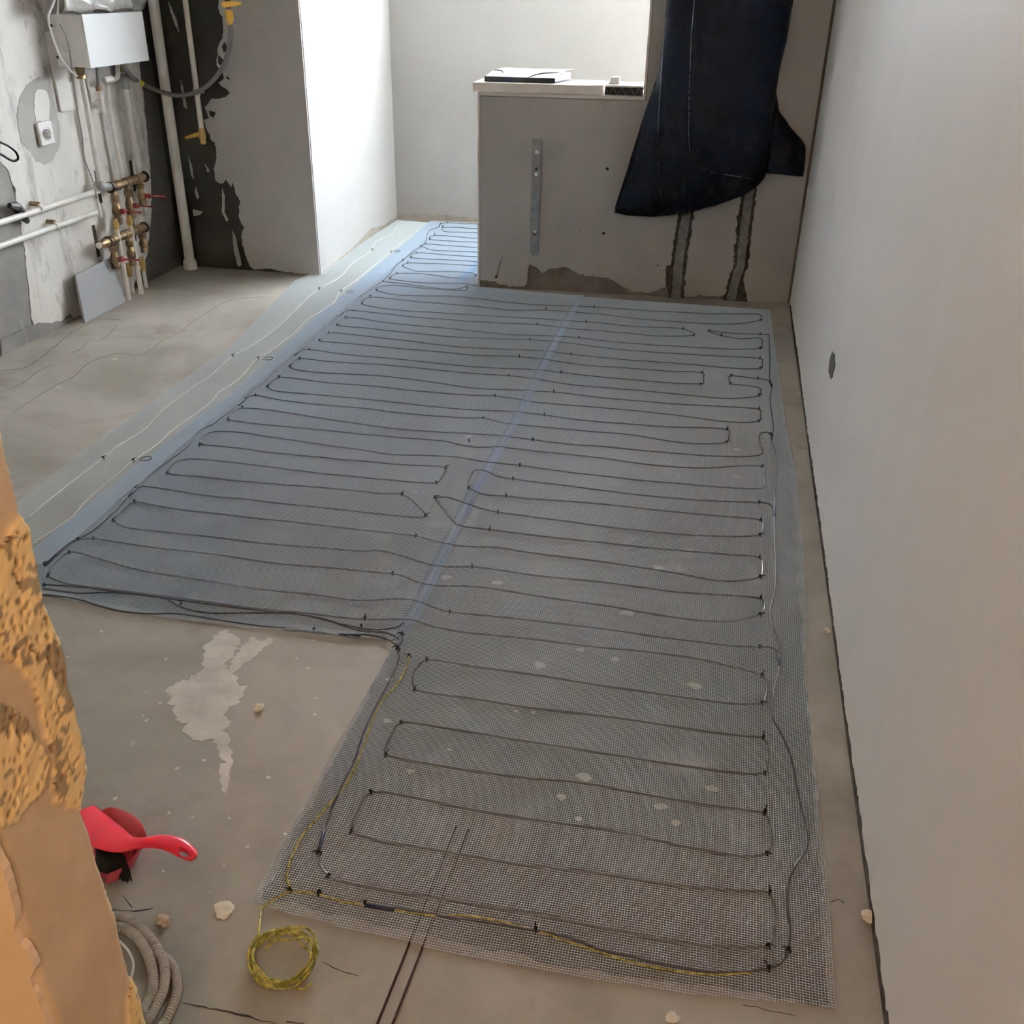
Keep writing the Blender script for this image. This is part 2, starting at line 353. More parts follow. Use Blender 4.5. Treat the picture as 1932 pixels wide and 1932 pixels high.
# --- parapet and pier plaster
bot = [(1488, 568), (1458, 573), (1409, 571), (1385, 566), (1361, 557), (1329, 557), (1294, 559), (1275, 548), (1259, 541), (1226, 551), (1194, 549), (1169, 536), (1156, 527), (1143, 523), (1120, 520), (1104, 520), (1085, 511), (1068, 503), (1053, 504), (1038, 506), (1024, 514), (1012, 503), (999, 498), (996, 515), (994, 535), (989, 540), (965, 539), (944, 536), (922, 528), (906, 527)]
P = px2(HALF, bot); P[0] = (1.60, P[0][1]); P[-1] = (.004, P[-1][1])
P = P[:-1] + [P[-1] + (1,), (.004, .941, 1), (.804, .941, 1), (.804, ZC - .01, 1), (1.60, ZC - .01, 1)]
pp = rag(P, .005, .011, 61)
def clip(pp, a, lo):   # split the layer at the opening edge so each wall keeps its own plaster
    out = []; n = len(pp)
    for i in range(n):
        p, q = pp[i], pp[(i + 1) % n]; ip = (p[0] <= a) == lo; iq = (q[0] <= a) == lo
        if ip: out.append(p)
        if ip != iq:
            t = (a - p[0]) / (q[0] - p[0]); out.append((a, p[1] + (q[1] - p[1]) * t))
    return out
slab('plaster_layer', HALF, clip(pp, .80, True), .012, 'plaster_half', wh)
slab('plaster_layer', HALF, clip(pp, .80, False), .012, 'plaster_half', wr2)
b = MB(); b.box(tuple(HALF.w(.40, .952, -.16)), (.80, .345, .016), (tuple(HALF.t), tuple(HALF.n), (0, 0, 1))); b.build('top_skim', 'plaster', wh)
b = MB(); b.box(tuple(HALF.w(-.004, .478, -.16)), (.010, .345, .955), (tuple(HALF.t), tuple(HALF.n), (0, 0, 1))); b.build('end_skim', 'plaster', wh)
b = MB(); b.box(tuple(HALF.w(.796, (ZC + .96) / 2, -.16)), (.010, .345, ZC - .96), (tuple(HALF.t), tuple(HALF.n), (0, 0, 1))); b.build('reveal_skim', 'plaster', wr2)
def strip(c, w):  # polygon around a centreline of pixel points
    L = [(p[0] - w, p[1]) for p in c]; R = [(p[0] + w, p[1]) for p in c]; return L + R[::-1]
for c, w1, w2, sd in (([(1296, 395), (1290, 430), (1284, 470), (1279, 510), (1275, 562)], 15, 8.5, 71), ([(1417, 340), (1408, 400), (1402, 450), (1397, 500), (1388, 525), (1378, 566)], 14, 8, 73)):
    P = px2(HALF, strip(c, w1)); slab('wall_chase', HALF, rag(P, .006, .011, sd), .0135, 'groove', wr2)
    P = px2(HALF, strip(c, w2)); slab('chase_mortar', HALF, rag(P, .003, .012, sd + 1), .017, 'fill', wr2)
slab('chipped_hole', HALF, rag(px2(HALF, [(1257, 500), (1275, 497), (1280, 515), (1272, 550), (1262, 556), (1256, 530)]), .003, .01, 75), .0128, 'groove', wr2)
slab('mortar_flare', HALF, rag(px2(HALF, [(1390, 515), (1403, 530), (1410, 569), (1375, 570), (1380, 545)]), .003, .01, 77), .0132, 'groove', wr2)
for (u, v, r, sd, w) in ((1146, 318, 3.2, 1, wh), (1139, 439, 3, 2, wh), (1241, 500, 1.6, 3, wr2), (1095, 434, 1.2, 4, wh), (937, 521, 3, 6, wh), (1160, 400, 1.0, 7, wh)):
    slab('drill_hole', HALF, rag(px2(HALF, [(u + r * math.cos(a), v + r * math.sin(a)) for a in [k * math.pi / 4 for k in range(8)]]), .001, .006, sd), .0126, 'black', w)
slab('scuff', HALF, rag(px2(HALF, [(936, 522), (942, 495), (951, 478), (946, 495), (939, 523)]), .0008, .02, 8), .0124, 'cement', wh)
# bare skirt below the right wall plaster, chipped socket hole
hole = slab('chipped_hole', RIGHT, rag(px2(RIGHT, [(1571, 663), (1575, 668), (1576, 690), (1571, 712), (1568, 716), (1564, 700), (1566, 680)]), .004, .008, 81), .002, 'groove', wr)
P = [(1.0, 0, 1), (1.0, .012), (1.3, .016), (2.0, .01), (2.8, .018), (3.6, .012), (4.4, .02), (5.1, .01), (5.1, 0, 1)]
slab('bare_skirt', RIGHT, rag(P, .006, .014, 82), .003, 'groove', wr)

# --- foreground: broken end of the partition beside the doorway
XJ = -.55
JB = Plane((XJ, 0), (XJ, 1))
far_edge = [(0, 790), (20, 870), (40, 945), (45, 985), (58, 990), (62, 1030), (75, 1090), (84, 1140), (98, 1175), (112, 1205), (127, 1250), (126, 1290), (140, 1330), (150, 1375), (162, 1425), (164, 1450), (158, 1490), (152, 1515), (172, 1570), (185, 1620), (205, 1680), (222, 1730), (232, 1780), (247, 1838), (258, 1860), (272, 1920), (286, 1960)]
FE = sorted([tuple(JB.st(JB.pt(*p))[::-1]) for p in far_edge])   # (z, y)
near_edge = [(0, 1590), (22, 1640), (40, 1705), (40, 1745), (72, 1800), (68, 1830), (84, 1870), (103, 1932), (112, 1960)]
NE = sorted([tuple(JB.st(JB.pt(*p))[::-1]) for p in near_edge])
def inpoly(x, y, P):
    c = False
    for i in range(len(P)):
        x1, y1 = P[i]; x2, y2 = P[i - 1]
        if (y1 > y) != (y2 > y) and x < (x2 - x1) * (y - y1) / (y2 - y1) + x1: c = not c
    return c
rough_px = [[(10, 1010), (30, 975), (62, 975), (80, 1090), (110, 1190), (135, 1260), (170, 1430), (150, 1530), (100, 1510), (95, 1440), (72, 1340), (60, 1290), (30, 1255), (-20, 1230), (-60, 1100)],
            [(-80, 1320), (0, 1325), (35, 1345), (60, 1385), (85, 1420), (90, 1450), (70, 1500), (25, 1555), (-40, 1560), (-80, 1500)],
            [(240, 1850), (262, 1840), (300, 1960), (236, 1960)]]
RP = [[JB.st(JB.pt(*p)) for p in q] for q in rough_px]
pv, pf, att = [], [], []
zs = list(np.arange(0, .40, .02)) + list(np.arange(.40, 1.24, .0026)) + list(np.arange(1.24, ZC, .05)) + [ZC - .01]
NY = 46
for z in zs:
    y1 = np.interp(z, [a for a, b_ in FE], [b_ for a, b_ in FE]); y0 = np.interp(z, [a for a, b_ in NE], [b_ for a, b_ in NE])
    y1 += .0012 * noise.noise(Vector((z * 160, 3, 1))); y0 += .001 * noise.noise(Vector((z * 160, 9, 1)))
    for j in range(NY + 1):
        t = j / NY; y = y0 + (y1 - y0) * t
        r = 0.0
        for q in RP:
            jx = .004 * noise.noise(Vector((y * 90, z * 90, 7))); jz = .006 * noise.noise(Vector((y * 80, z * 80, 17)))
            if inpoly(y + jx, z + jz, q): r = 1.0
        d = .0015 * noise.noise(Vector((y * 30, z * 30, 0)))
        pit = 0
        if r:
            h = noise.noise(Vector((y * 70, z * 70, 2))) + .6 * noise.noise(Vector((y * 170, z * 170, 4)))
            d += .0035 + .0012 * h
            c = noise.noise(Vector((y * 230, z * 140, 8))) + .35 * noise.noise(Vector((y * 60, z * 60, 28)))
            if c > .38: d -= .0045; pit = 1
        edge_t = min(t, 1 - t)
        if edge_t < .05: d -= (.05 - edge_t) / .05 * .004
        st = noise.noise(Vector((y * 26, z * 26, 12))) + .6 * noise.noise(Vector((y * 110, z * 110, 13)))
        pv.append((XJ + d, y, z)); att.append((r, 1.0 if (r and st > .20) else 0.0, float(pit), 1))
nz = len(zs)
for i in range(nz - 1):
    for j in range(NY): a = i * (NY + 1) + j; pf.append((a, a + 1, a + NY + 2, a + NY + 1))
# side faces reaching back along the wall (own vertices, so the arris stays crisp)
for k, j in ((0, 0), (1, NY)):
    base = len(pv)
    for i in range(nz):
        x, y, z = pv[i * (NY + 1) + j]; pv.append((x, y, z)); pv.append((-2.93, .515 if k == 0 else .632, z)); att.extend([(0, 0, 0, 1)] * 2)
    for i in range(nz - 1):
        q_ = (base + 2 * i, base + 2 * i + 2, base + 2 * i + 3, base + 2 * i + 1); pf.append(q_ if k == 0 else q_[::-1])
me = mesh_from('wall_doorway', pv, pf, True)
ca = me.color_attributes.new('surf', 'FLOAT_COLOR', 'POINT'); ca.data.foreach_set('color', [c for a in att for c in a])
jm = mat('partition_plaster', rough=.75); nt = jm.node_tree; N = nt.nodes; L = nt.links; b_ = N['Principled BSDF']
noisy(jm, [(.60, .46, .31), (.70, .56, .40)], 9, bump=.25, bscale=60)
vc = N.new('ShaderNodeVertexColor'); vc.layer_name = 'surf'; se = N.new('ShaderNodeSeparateColor'); L.new(vc.outputs[0], se.inputs[0])
src = b_.inputs['Base Color'].links[0].from_socket
def mixin(src, fac, col):
    mx = N.new('ShaderNodeMix'); mx.data_type = 'RGBA'; L.new(fac, mx.inputs[0]); L.new(src, mx.inputs[6]); mx.inputs[7].default_value = (*col, 1); return mx.outputs[2]
src = mixin(src, se.outputs[0], (.88, .68, .36)); src = mixin(src, se.outputs[1], (.40, .32, .21)); src = mixin(src, se.outputs[2], (.28, .17, .08))
L.new(src, b_.inputs['Base Color'])
wd = struct(link('wall_doorway', me, jm))
M['corridor'] = noisy(mat('corridor_plaster', rough=.7), [(.80, .64, .48), (.85, .70, .54)], 6, bump=.15, bscale=50)[0]
CF = Plane((-2.93, .512), (XJ, .512))
P = px2(CF, near_edge); P = [(-0.0 + 2.0, .005, 1), (P[-1][0], .005)] + P[::-1][:-1] + [P[0], (P[0][0], 1.3), (P[0][0], ZC - .01, 1), (2.0, ZC - .01, 1)]
slab('corridor_plaster', CF, rag(P, .0035, .007, 97), .009, 'corridor', wd)

# ------------------------------------------------------------------ floor details: splash, cracks, crumbs
fl = [('plaster_splash', [(395, 1212), (420, 1190), (455, 1205), (440, 1235), (425, 1262), (445, 1275), (463, 1300), (455, 1325), (430, 1340), (432, 1390), (440, 1440), (428, 1475), (416, 1430), (405, 1395), (380, 1400), (352, 1385), (330, 1350), (320, 1322), (315, 1300), (345, 1282), (370, 1275), (385, 1240)], .011, 'stain', 91),
      ('plaster_drip', [(415, 1440), (432, 1445), (430, 1490), (424, 1502), (418, 1480)], .004, 'stain', 92),
      ('plaster_smear', [(470, 1205), (520, 1208), (455, 1260), (430, 1275), (440, 1245)], .009, 'stain', 93)]
for i, (nm, q, amp, m, sd) in enumerate(fl):
    P = [tuple(F(*p)[:2]) for p in q]; slab(nm, None, rag(P, amp, .008, sd), .0007 + .0003 * i, m, floor)
rnd = random.Random(5)
for k in range(46):
    u = rnd.uniform(120, 620); v = rnd.uniform(1180, 1650); s = rnd.choice((1.5, 2, 3, 4))
    if u > 720 - (v - 1200) * .45: continue
    c = F(u, v); P = [(c[0] + .0011 * s * math.cos(a) * rnd.uniform(.6, 1.4), c[1] + .0011 * s * math.sin(a) * rnd.uniform(.6, 1.4)) for a in [i * math.pi / 4 for i in range(8)]]
    slab('plaster_fleck', None, P, .0008, 'stain', floor)
for k in range(34):
    u = rnd.uniform(700, 1480); v = rnd.uniform(480, 1600)
    c = F(u, v); s = rnd.uniform(.004, .014)
    if not (-1.6 < c[0] < .3): continue
    P = [(c[0] + s * 1.3 * math.cos(a) * rnd.uniform(.6, 1.3), c[1] + s * math.sin(a) * rnd.uniform(.6, 1.3)) for a in [i * math.pi / 4 for i in range(8)]]
    slab('plaster_fleck', None, P, .0008, 'stain', floor)
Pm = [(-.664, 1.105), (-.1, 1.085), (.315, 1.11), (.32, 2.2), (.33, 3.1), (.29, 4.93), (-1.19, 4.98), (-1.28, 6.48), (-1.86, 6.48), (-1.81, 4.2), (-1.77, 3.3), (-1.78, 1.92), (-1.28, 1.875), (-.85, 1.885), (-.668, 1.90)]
slab('mesh_shade_area', None, rag(Pm, .006, .02, 95), .0004, 'mesh_shade', floor)  # added dark layer: shade of the mesh sheets painted onto the floor
cracks = [([(0, 700), (50, 692), (105, 652), (140, 625), (178, 606)], 2.2), ([(185, 601), (228, 603)], 3), ([(188, 642), (205, 632), (220, 612)], 1.5), ([(130, 668), (150, 660), (165, 645)], 1.5),
          ([(25, 778), (60, 755), (100, 730), (140, 710), (160, 690), (190, 675), (225, 667), (262, 670), (285, 660), (310, 640), (335, 630)], 1.8), ([(0, 740), (45, 722), (70, 702), (100, 688)], 1.4),
          ([(335, 630), (390, 590), (440, 565), (500, 560)], 1.0), ([(345, 1892), (385, 1900), (420, 1906), (480, 1922), (520, 1932)], 2.0), ([(610, 1815), (640, 1830), (675, 1842)], 1.6), ([(1560, 1840), (1400, 1895), (1500, 1918)][1:], 1.5), ([(1568, 1702), (1582, 1699), (1592, 1705)], 2.0), ([(540, 1928), (575, 1930)], 2.4), ([(205, 1715), (255, 1720), (290, 1712)], 1.6), ([(232, 1690), (250, 1712)], 1.5), ([(1500, 845), (1528, 846)], 1)]
for q, w in cracks:
    pts = spline([F(*p) for p in q], .012); n = len(pts); Lp, Rp = [], []
    for i, p in enumerate(pts):
        t = unit(pts[min(i + 1, n - 1)] - pts[max(i - 1, 0)] + 1e-9); nn = np.array([-t[1], t[0], 0])
        ww = w * .0006 * (.35 + .9 * abs(noise.noise(Vector((p[0] * 40, p[1] * 40, 3))) * 2)) * math.sin(math.pi * (i + .6) / (n + .2)) ** .4
        jg = nn * .004 * noise.noise(Vector((p[0] * 60, p[1] * 60, 8)))
        Lp.append(tuple((p + jg + nn * ww)[:2])); Rp.append(tuple((p + jg - nn * ww)[:2]))
    slab('floor_crack', None, Lp + Rp[::-1], .0006, 'crack', floor)
def crumb(u, v, r, m, label, cat='crumb', z=0.0, nm='plaster_crumb', group=None, flat=.62):
    p = F(u, v, r * .5); bm = bmesh.new(); bmesh.ops.create_icosphere(bm, subdivisions=3, radius=r)
    s = rnd.uniform(0, 50)
    for vv in bm.verts:
        k = 1 + .45 * noise.noise(vv.co * (1.1 / r) + Vector((s, 0, 0))) + .25 * noise.noise(vv.co * (3 / r) + Vector((s, 4, 0))); vv.co *= k; vv.co.z *= flat
    mz = min(vv.co.z for vv in bm.verts)
    for vv in bm.verts: vv.co.z -= mz
    me = bpy.data.meshes.new(nm); bm.to_mesh(me); bm.free()
    return tag(link(nm, me, m, None, (p[0], p[1], z)), label, cat, group)
crumb(488, 1337, .011, 'rubble', 'small white plaster lump on bare floor right of the white splash', z=.0001)
crumb(420, 1712, .017, 'rubble', 'flat white plaster flake on the floor above the yellow green wire coil', flat=.12)
crumb(307, 1737, .012, 'brick', 'brownish mortar lump beside the grey corrugated conduit coil', nm='mortar_lump')
crumb(1560, 1190, .008, 'rubble', 'white plaster bit against the foot of the right wall')
crumb(1640, 1729, .013, 'rubble', 'white broken plaster lump at the chipped foot of the right wall')
crumb(1268, 1917, .010, 'rubble', 'pale flake on the brown floor below the mesh at picture bottom', flat=.2)

# ------------------------------------------------------------------ fibreglass mesh sheets
def bumpz(x, y):
    v = noise.noise(Vector((x * 2.1, y * 1.7, 4))) * .006 + noise.noise(Vector((x * 5.0, y * 3.3, 9))) * .0022
    return .0055 + max(-.0030, v)
def wob(x, y):
    return (.010 * noise.noise(Vector((x * 1.6, y * 1.3, 21))) + .0025 * noise.noise(Vector((x * 6, y * 5, 25))),
            .012 * noise.noise(Vector((x * 1.4, y * 1.6, 31))) + .003 * noise.noise(Vector((x * 7, y * 5, 35))))
def sheet(name, x0f, x1f, y0f, y1, zoff, m, label, parent_lift=None, pitch=.005, blue=None, tw=.0009, thh=.0009):
    """woven sheet: every thread is a narrow raised ridge; x0f, x1f give the side edges at y, y0f the front edge at x"""
    V, Fc, MI = [], [], []
    def add_line(pts, side, mi):
        n0 = len(V)
        for (x, y, z) in pts:
            V.append((x - side[0], y - side[1], z)); V.append((x, y, z + thh)); V.append((x + side[0], y + side[1], z))
        for i in range(len(pts) - 1):
            a = n0 + 3 * i; Fc.append((a, a + 1, a + 4, a + 3)); Fc.append((a + 1, a + 2, a + 5, a + 4)); MI.extend((mi, mi))
    cache = {}
    def surf(x, y):
        wx, wy = wob(x, y); z = bumpz(x, y) + zoff + (parent_lift(x, y) if parent_lift else 0)
        return (x + wx, y + wy, z)
    xm0 = min(x0f(y) for y in np.linspace(.9, y1, 40)); xm1 = max(x1f(y) for y in np.linspace(.9, y1, 40))
    x = xm0; k = 0
    while x <= xm1:
        ya = y0f(x); ys = np.linspace(ya - .004 * abs(noise.noise(Vector((x * 400, 1, 1)))), y1, max(2, int((y1 - ya) / .03)))
        run = []
        for y in ys:
            if x0f(y) - .002 <= x <= x1f(y) + .002: run.append(surf(x, y))
            else:
                if len(run) > 1: add_line(run, (tw / 2, 0), mi)
                run = []
            mi = 1 if (blue and any(abs(x - bx) < .0026 for bx in blue)) else 0
        if len(run) > 1: add_line(run, (tw / 2, 0), mi)
        x += pitch; k += 1
    y = min(y0f(v) for v in np.linspace(xm0, xm1, 30))
    while y <= y1:
        a, b2 = x0f(y), x1f(y); xs = np.linspace(a, b2, max(2, int((b2 - a) / .03))); run = []
        for x in xs:
            if y >= y0f(x): run.append(surf(x, y))
            else:
                if len(run) > 1: add_line(run, (0, tw / 2), 0)
                run = []
        if len(run) > 1: add_line(run, (0, tw / 2), 0)
        y += pitch
    me = bpy.data.meshes.new(name); me.from_pydata(V, [], Fc); me.polygons.foreach_set('material_index', MI); me.update()
    return tag(link(name, me, m), label, 'mesh')
def interp(P): xs = [p[0] for p in P]; ys = [p[1] for p in P]; return lambda t: float(np.interp(t, xs, ys))
mr0 = interp([(.9, -.672), (6, -.672)])
mr1 = interp([(1.0, .328), (1.1, .328), (1.6, .327), (2.0, .318), (2.28, .335), (3.08, .341), (4.87, .301)])
fb_ = interp([(-.70, 1.092), (-.60, 1.078), (-.17, 1.066), (.1, 1.075), (.33, 1.100)])
sheet('fiberglass_mesh', mr0, mr1, fb_, 4.99, 0, ('mesh', 'mesh_blue'), 'right-hand blue grey mesh sheet reaching nearest the camera along the right wall')
jog = interp([(-1.85, 1.90), (-1.633, 1.885), (-1.5, 1.87), (-1.28, 1.85), (-1.0, 1.857), (-.80, 1.875), (-.64, 1.90)])
ml0 = interp([(1.8, -1.80), (2.4, -1.80), (3.3, -1.79), (4.2, -1.835), (6.0, -1.885), (6.6, -1.89)])
ml1 = interp([(1.8, -.645), (5.00, -.645), (5.03, -1.235), (5.10, -1.32), (6.6, -1.33)])
def lift(x, y):
    k = max(0, 1 - (y - 1.85) / .05) * math.exp(-((x + .86) / .09) ** 2) * .014
    return k + (.0030 if (x > -.68 and y < 5.0) else 0)
sheet('fiberglass_mesh', ml0, ml1, jog, 6.50, .0014, ('mesh', 'mesh_blue'), 'middle blue mesh sheet running from the bare floor corner back past the white column', lift, blue=[-.645 - .005 * i for i in (0, 1, 2, 3, 5, 7)])
sheet('fiberglass_mesh', interp([(5.0, -1.345), (6.6, -1.335)]), interp([(5.0, -1.235), (5.42, -1.235), (5.425, -.6), (6.6, -.6)]), interp([(-2, 5.06), (0, 5.06)]), 6.52, .003, ('mesh', 'mesh_blue'), 'small blue mesh sheet beyond the parapet end with a vivid blue left edge', blue=[-1.345 + .005 * i for i in range(9)])
mo0 = interp([(1.8, -2.0), (2.376, -2.02), (2.7, -2.035), (3.33, -2.043), (3.79, -2.04), (4.33, -2.111), (4.9, -2.185), (5.243, -2.115), (6.07, -2.13), (6.44, -2.115)])
mo1 = interp([(1.8, -1.72), (6.6, -1.80)])
sheet('fiberglass_mesh', mo0, mo1, interp([(-3, 2.02), (0, 2.02)]), 6.45, 0, ('mesh_pale',), 'narrow pale greenish white mesh sheet along the left edge of the blue ones')

# ------------------------------------------------------------------ cables on the mesh
def surfz(x, y): return bumpz(x, y) + (.0042 if x < -.64 else .0030)
def floorpath(px, lift=0.0, step=.018, z0=.006):
    pts = spline([F(p[0], p[1], z0) for p in px], step)
    return [np.array([p[0], p[1], surfz(p[0], p[1]) + lift + .0012 * noise.noise(Vector((p[0] * 9, p[1] * 9, 2)))]) for p in pts]
def tie_mesh():
    b = MB(); ring = [(0, .0042 * math.cos(a), .0042 * math.sin(a)) for a in [k * 2 * math.pi / 10 for k in range(11)]]
    b.tube(ring, .0016, 6, cap=False); b.box((0, 0, .0058), (.0055, .005, .0048)); b.tube([(0, 0, .006), (.002, -.005, .009), (.004, -.011, .009)], .0013, 5)
    me = mesh_from('zip_tie', b.v, b.f, False); me.materials.append(M['tie']); return me
TIE = tie_mesh(); tie0 = None
def cable(name, px, r, m, label, ties=(), sleeves=(), group=None, cat='cable', lift=0.0):
    path = floorpath(px, lift); t = thing(name, tuple(path[0]), label, cat, group)
    b = MB(); b.tube(path, r, 7); o = b.build('cable_run', m, t, smooth=True)
    if not ties and not sleeves:
        pass
    for (u, v) in ties:
        p = F(u, v, .007); k = min(range(len(path)), key=lambda i: (path[i][0] - p[0]) ** 2 + (path[i][1] - p[1]) ** 2)
        d = path[min(k + 1, len(path) - 1)] - path[max(k - 1, 0)]
        z = path[k][2]; o = bpy.data.objects.new('zip_tie', TIE); COL.objects.link(o); o.parent = t
        w = Matrix.Translation((p[0], p[1], z)) @ Matrix.Rotation(math.atan2(d[1], d[0]) + rnd.uniform(-.25, .25), 4, 'Z')
        lm = parent_world(t).inverted() @ w; o.location = lm.to_translation(); o.rotation_euler = lm.to_euler()
        sc = rnd.uniform(.85, 1.15); o.scale = (sc, sc, sc)
    for (u1, v1, u2, v2) in sleeves:
        a = F(u1, v1, .008); c = F(u2, v2, .008); L_ = np.linalg.norm(c - a); d = (c - a) / L_
        a[2] = surfz(*a[:2]); c[2] = surfz(*c[:2]); d = unit(c - a)
        sb = MB(); sb.lathe(a, d, [(0, .002), (L_ * .05, .0036), (L_ * .95, .0036), (L_, .002)], 8); sb.build('joint_sleeve', 'sleeve', t, smooth=True)
    return t
S1 = [(601, 1612), (603, 1632), (621, 1656), (655, 1670), (759, 1686), (834, 1698), (992, 1724), (1165, 1758), (1303, 1783), (1385, 1787), (1449, 1784), (1460, 1765), (1463, 1728), (1459, 1700), (1451, 1686), (1385, 1682), (1275, 1673), (1138, 1652), (992, 1634), (836, 1607), (707, 1587), (663, 1572), (661, 1563), (666, 1546), (680, 1520), (699, 1498),
      (746, 1499), (823, 1515), (992, 1546), (1165, 1572), (1303, 1602), (1385, 1617), (1446, 1614), (1453, 1600), (1454, 1575), (1450, 1550), (1443, 1536), (1385, 1528), (1220, 1502), (1083, 1478), (992, 1469), (888, 1455), (759, 1435), (727, 1425), (726, 1418), (730, 1405), (741, 1383), (756, 1364), (836, 1374), (992, 1400), (1138, 1423), (1275, 1444), (1385, 1459), (1440, 1461), (1447, 1445), (1449, 1422), (1447, 1405), (1439, 1394),
      (1404, 1391), (1279, 1374), (1155, 1355), (992, 1335), (888, 1319), (798, 1307), (782, 1302), (779, 1292), (780, 1275), (790, 1258), (805, 1247), (836, 1250), (888, 1259), (992, 1273), (1155, 1299), (1279, 1316), (1373, 1329), (1435, 1329), (1445, 1315), (1447, 1298), (1445, 1285), (1437, 1276), (1373, 1259), (1310, 1245), (1217, 1232), (1124, 1224), (992, 1208), (888, 1198), (823, 1186), (779, 1173), (733, 1171), (689, 1170), (603, 1161), (500, 1150), (438, 1143), (309, 1127), (205, 1113), (127, 1102), (91, 1089), (92, 1080), (104, 1064), (131, 1043),
      (185, 1055), (231, 1068), (283, 1081), (386, 1097), (500, 1113), (603, 1124), (681, 1134), (759, 1132), (792, 1138), (823, 1150), (849, 1158), (992, 1172), (1155, 1192), (1279, 1209), (1373, 1221), (1432, 1224), (1450, 1224), (1460, 1227), (1467, 1234)]
T1 = [(621, 1656), (1449, 1786), (1452, 1686), (663, 1573), (699, 1498), (1446, 1613), (1443, 1536), (728, 1427), (756, 1364), (1442, 1461), (1440, 1394), (782, 1303), (805, 1247), (1437, 1329), (1438, 1277), (689, 1169), (91, 1088), (131, 1044), (849, 1158), (1432, 1224)]
S2 = [(107, 1050), (122, 1036), (135, 1026), (147, 1020), (177, 1018), (283, 1033), (386, 1045), (500, 1061), (629, 1073), (741, 1084), (759, 1088), (792, 1102), (823, 1106), (888, 1109), (992, 1124), (1093, 1138), (1155, 1147), (1279, 1169), (1341, 1176), (1388, 1175), (1433, 1164), (1441, 1155), (1443, 1146), (1441, 1138), (1434, 1132), (1279, 1119), (1155, 1102), (992, 1085), (891, 1071), (821, 1069), (759, 1051), (715, 1040), (681, 1041), (603, 1035), (500, 1027), (386, 1013), (283, 1002), (236, 996), (214, 985), (217, 978), (231, 966), (254, 949),
      (304, 958), (386, 969), (500, 982), (629, 996), (759, 1010), (785, 1013), (816, 1021), (849, 1029), (888, 1032), (940, 1034), (992, 1043), (1155, 1063), (1279, 1083), (1341, 1096), (1388, 1099), (1434, 1092), (1438, 1083), (1438, 1068), (1433, 1055), (1373, 1049), (1279, 1040), (1155, 1026), (992, 1009), (924, 1000), (862, 992), (850, 980), (836, 963), (821, 943), (828, 940), (844, 940), (883, 953), (940, 967), (992, 974), (1155, 995), (1279, 1009), (1373, 1015), (1433, 1013), (1438, 1005), (1439, 993), (1435, 984), (1373, 978), (1279, 968), (1155, 953), (992, 941), (955, 937), (914, 934), (884, 922), (883, 914), (886, 905), (896, 889),
      (911, 889), (940, 900), (968, 905), (1081, 919), (1155, 928), (1279, 942), (1373, 949), (1432, 951), (1450, 953), (1459, 961)]
T2 = [(177, 1018), (741, 1084), (1433, 1164), (1435, 1132), (891, 1071), (214, 984), (254, 949), (785, 1013), (1434, 1092), (1433, 1055), (924, 1000), (821, 942), (940, 967), (1433, 1013), (1435, 984), (955, 937), (884, 923), (968, 905), (1432, 951)]
S3 = [(257, 924), (268, 920), (283, 921), (386, 936), (472, 946), (541, 954), (629, 964), (759, 977), (800, 979), (803, 974), (787, 957), (759, 937), (720, 935), (629, 926), (500, 915), (472, 912), (386, 903), (330, 898), (316, 894), (321, 885), (335, 872), (358, 868), (400, 871), (472, 879), (629, 899), (759, 911), (823, 914), (832, 905), (841, 886), (828, 882), (759, 879), (629, 867), (500, 855), (472, 851), (410, 844), (380, 840), (380, 832), (388, 823), (405, 817), (455, 818), (500, 825), (600, 839), (681, 850), (733, 859), (811, 861), (862, 864), (914, 873), (981, 879), (1081, 893), (1262, 911), (1371, 922), (1436, 924), (1441, 915), (1441, 900), (1438, 882),
      (1407, 880), (1335, 884), (1262, 880), (1081, 859), (950, 845), (900, 845), (860, 838), (840, 833), (759, 827), (700, 822), (650, 817), (550, 807), (431, 795), (433, 786), (445, 775), (458, 771), (509, 775), (600, 789), (650, 797), (759, 811), (883, 818), (950, 823), (1005, 830), (1081, 839), (1226, 851), (1335, 861), (1407, 862), (1436, 858), (1437, 848), (1432, 833), (1433, 822), (1437, 817), (1447, 816), (1455, 821)]
T3 = [(803, 976), (759, 937), (316, 896), (823, 914), (841, 885), (378, 842), (981, 879), (1438, 882), (457, 770), (1005, 830), (885, 833), (431, 795)]
S4 = [(463, 754), (470, 748), (482, 746), (535, 756), (600, 764), (700, 773), (743, 779), (883, 789), (912, 789), (954, 799), (1009, 804), (1117, 815), (1190, 821), (1298, 837), (1345, 838), (1371, 834), (1375, 822), (1372, 811), (1262, 806), (1117, 795), (1027, 783), (972, 777), (900, 774), (800, 766), (700, 756), (650, 751), (560, 742), (517, 737), (505, 731), (507, 725), (526, 712), (552, 714), (620, 723), (700, 731), (790, 740), (900, 747), (934, 748), (1009, 759), (1154, 772), (1262, 783), (1371, 796), (1431, 795), (1435, 784), (1431, 772), (1350, 767), (1262, 763), (1135, 752), (1045, 741), (900, 734), (840, 727), (790, 720), (700, 711), (650, 707), (571, 700), (548, 694), (549, 688), (565, 677),
      (620, 683), (700, 690), (790, 697), (900, 707), (960, 711), (1009, 717), (1099, 730), (1262, 743), (1371, 752), (1432, 747), (1436, 740), (1432, 731), (1405, 727), (1378, 725), (1376, 718), (1378, 710), (1429, 714), (1446, 716), (1453, 722)]
T4 = [(482, 746), (912, 789), (1371, 835), (1372, 811), (1027, 783), (505, 730), (526, 712), (934, 748), (1431, 795), (1432, 772), (1045, 741), (547, 692), (565, 677), (960, 711), (1432, 746), (1378, 725), (1379, 710), (1430, 714)]
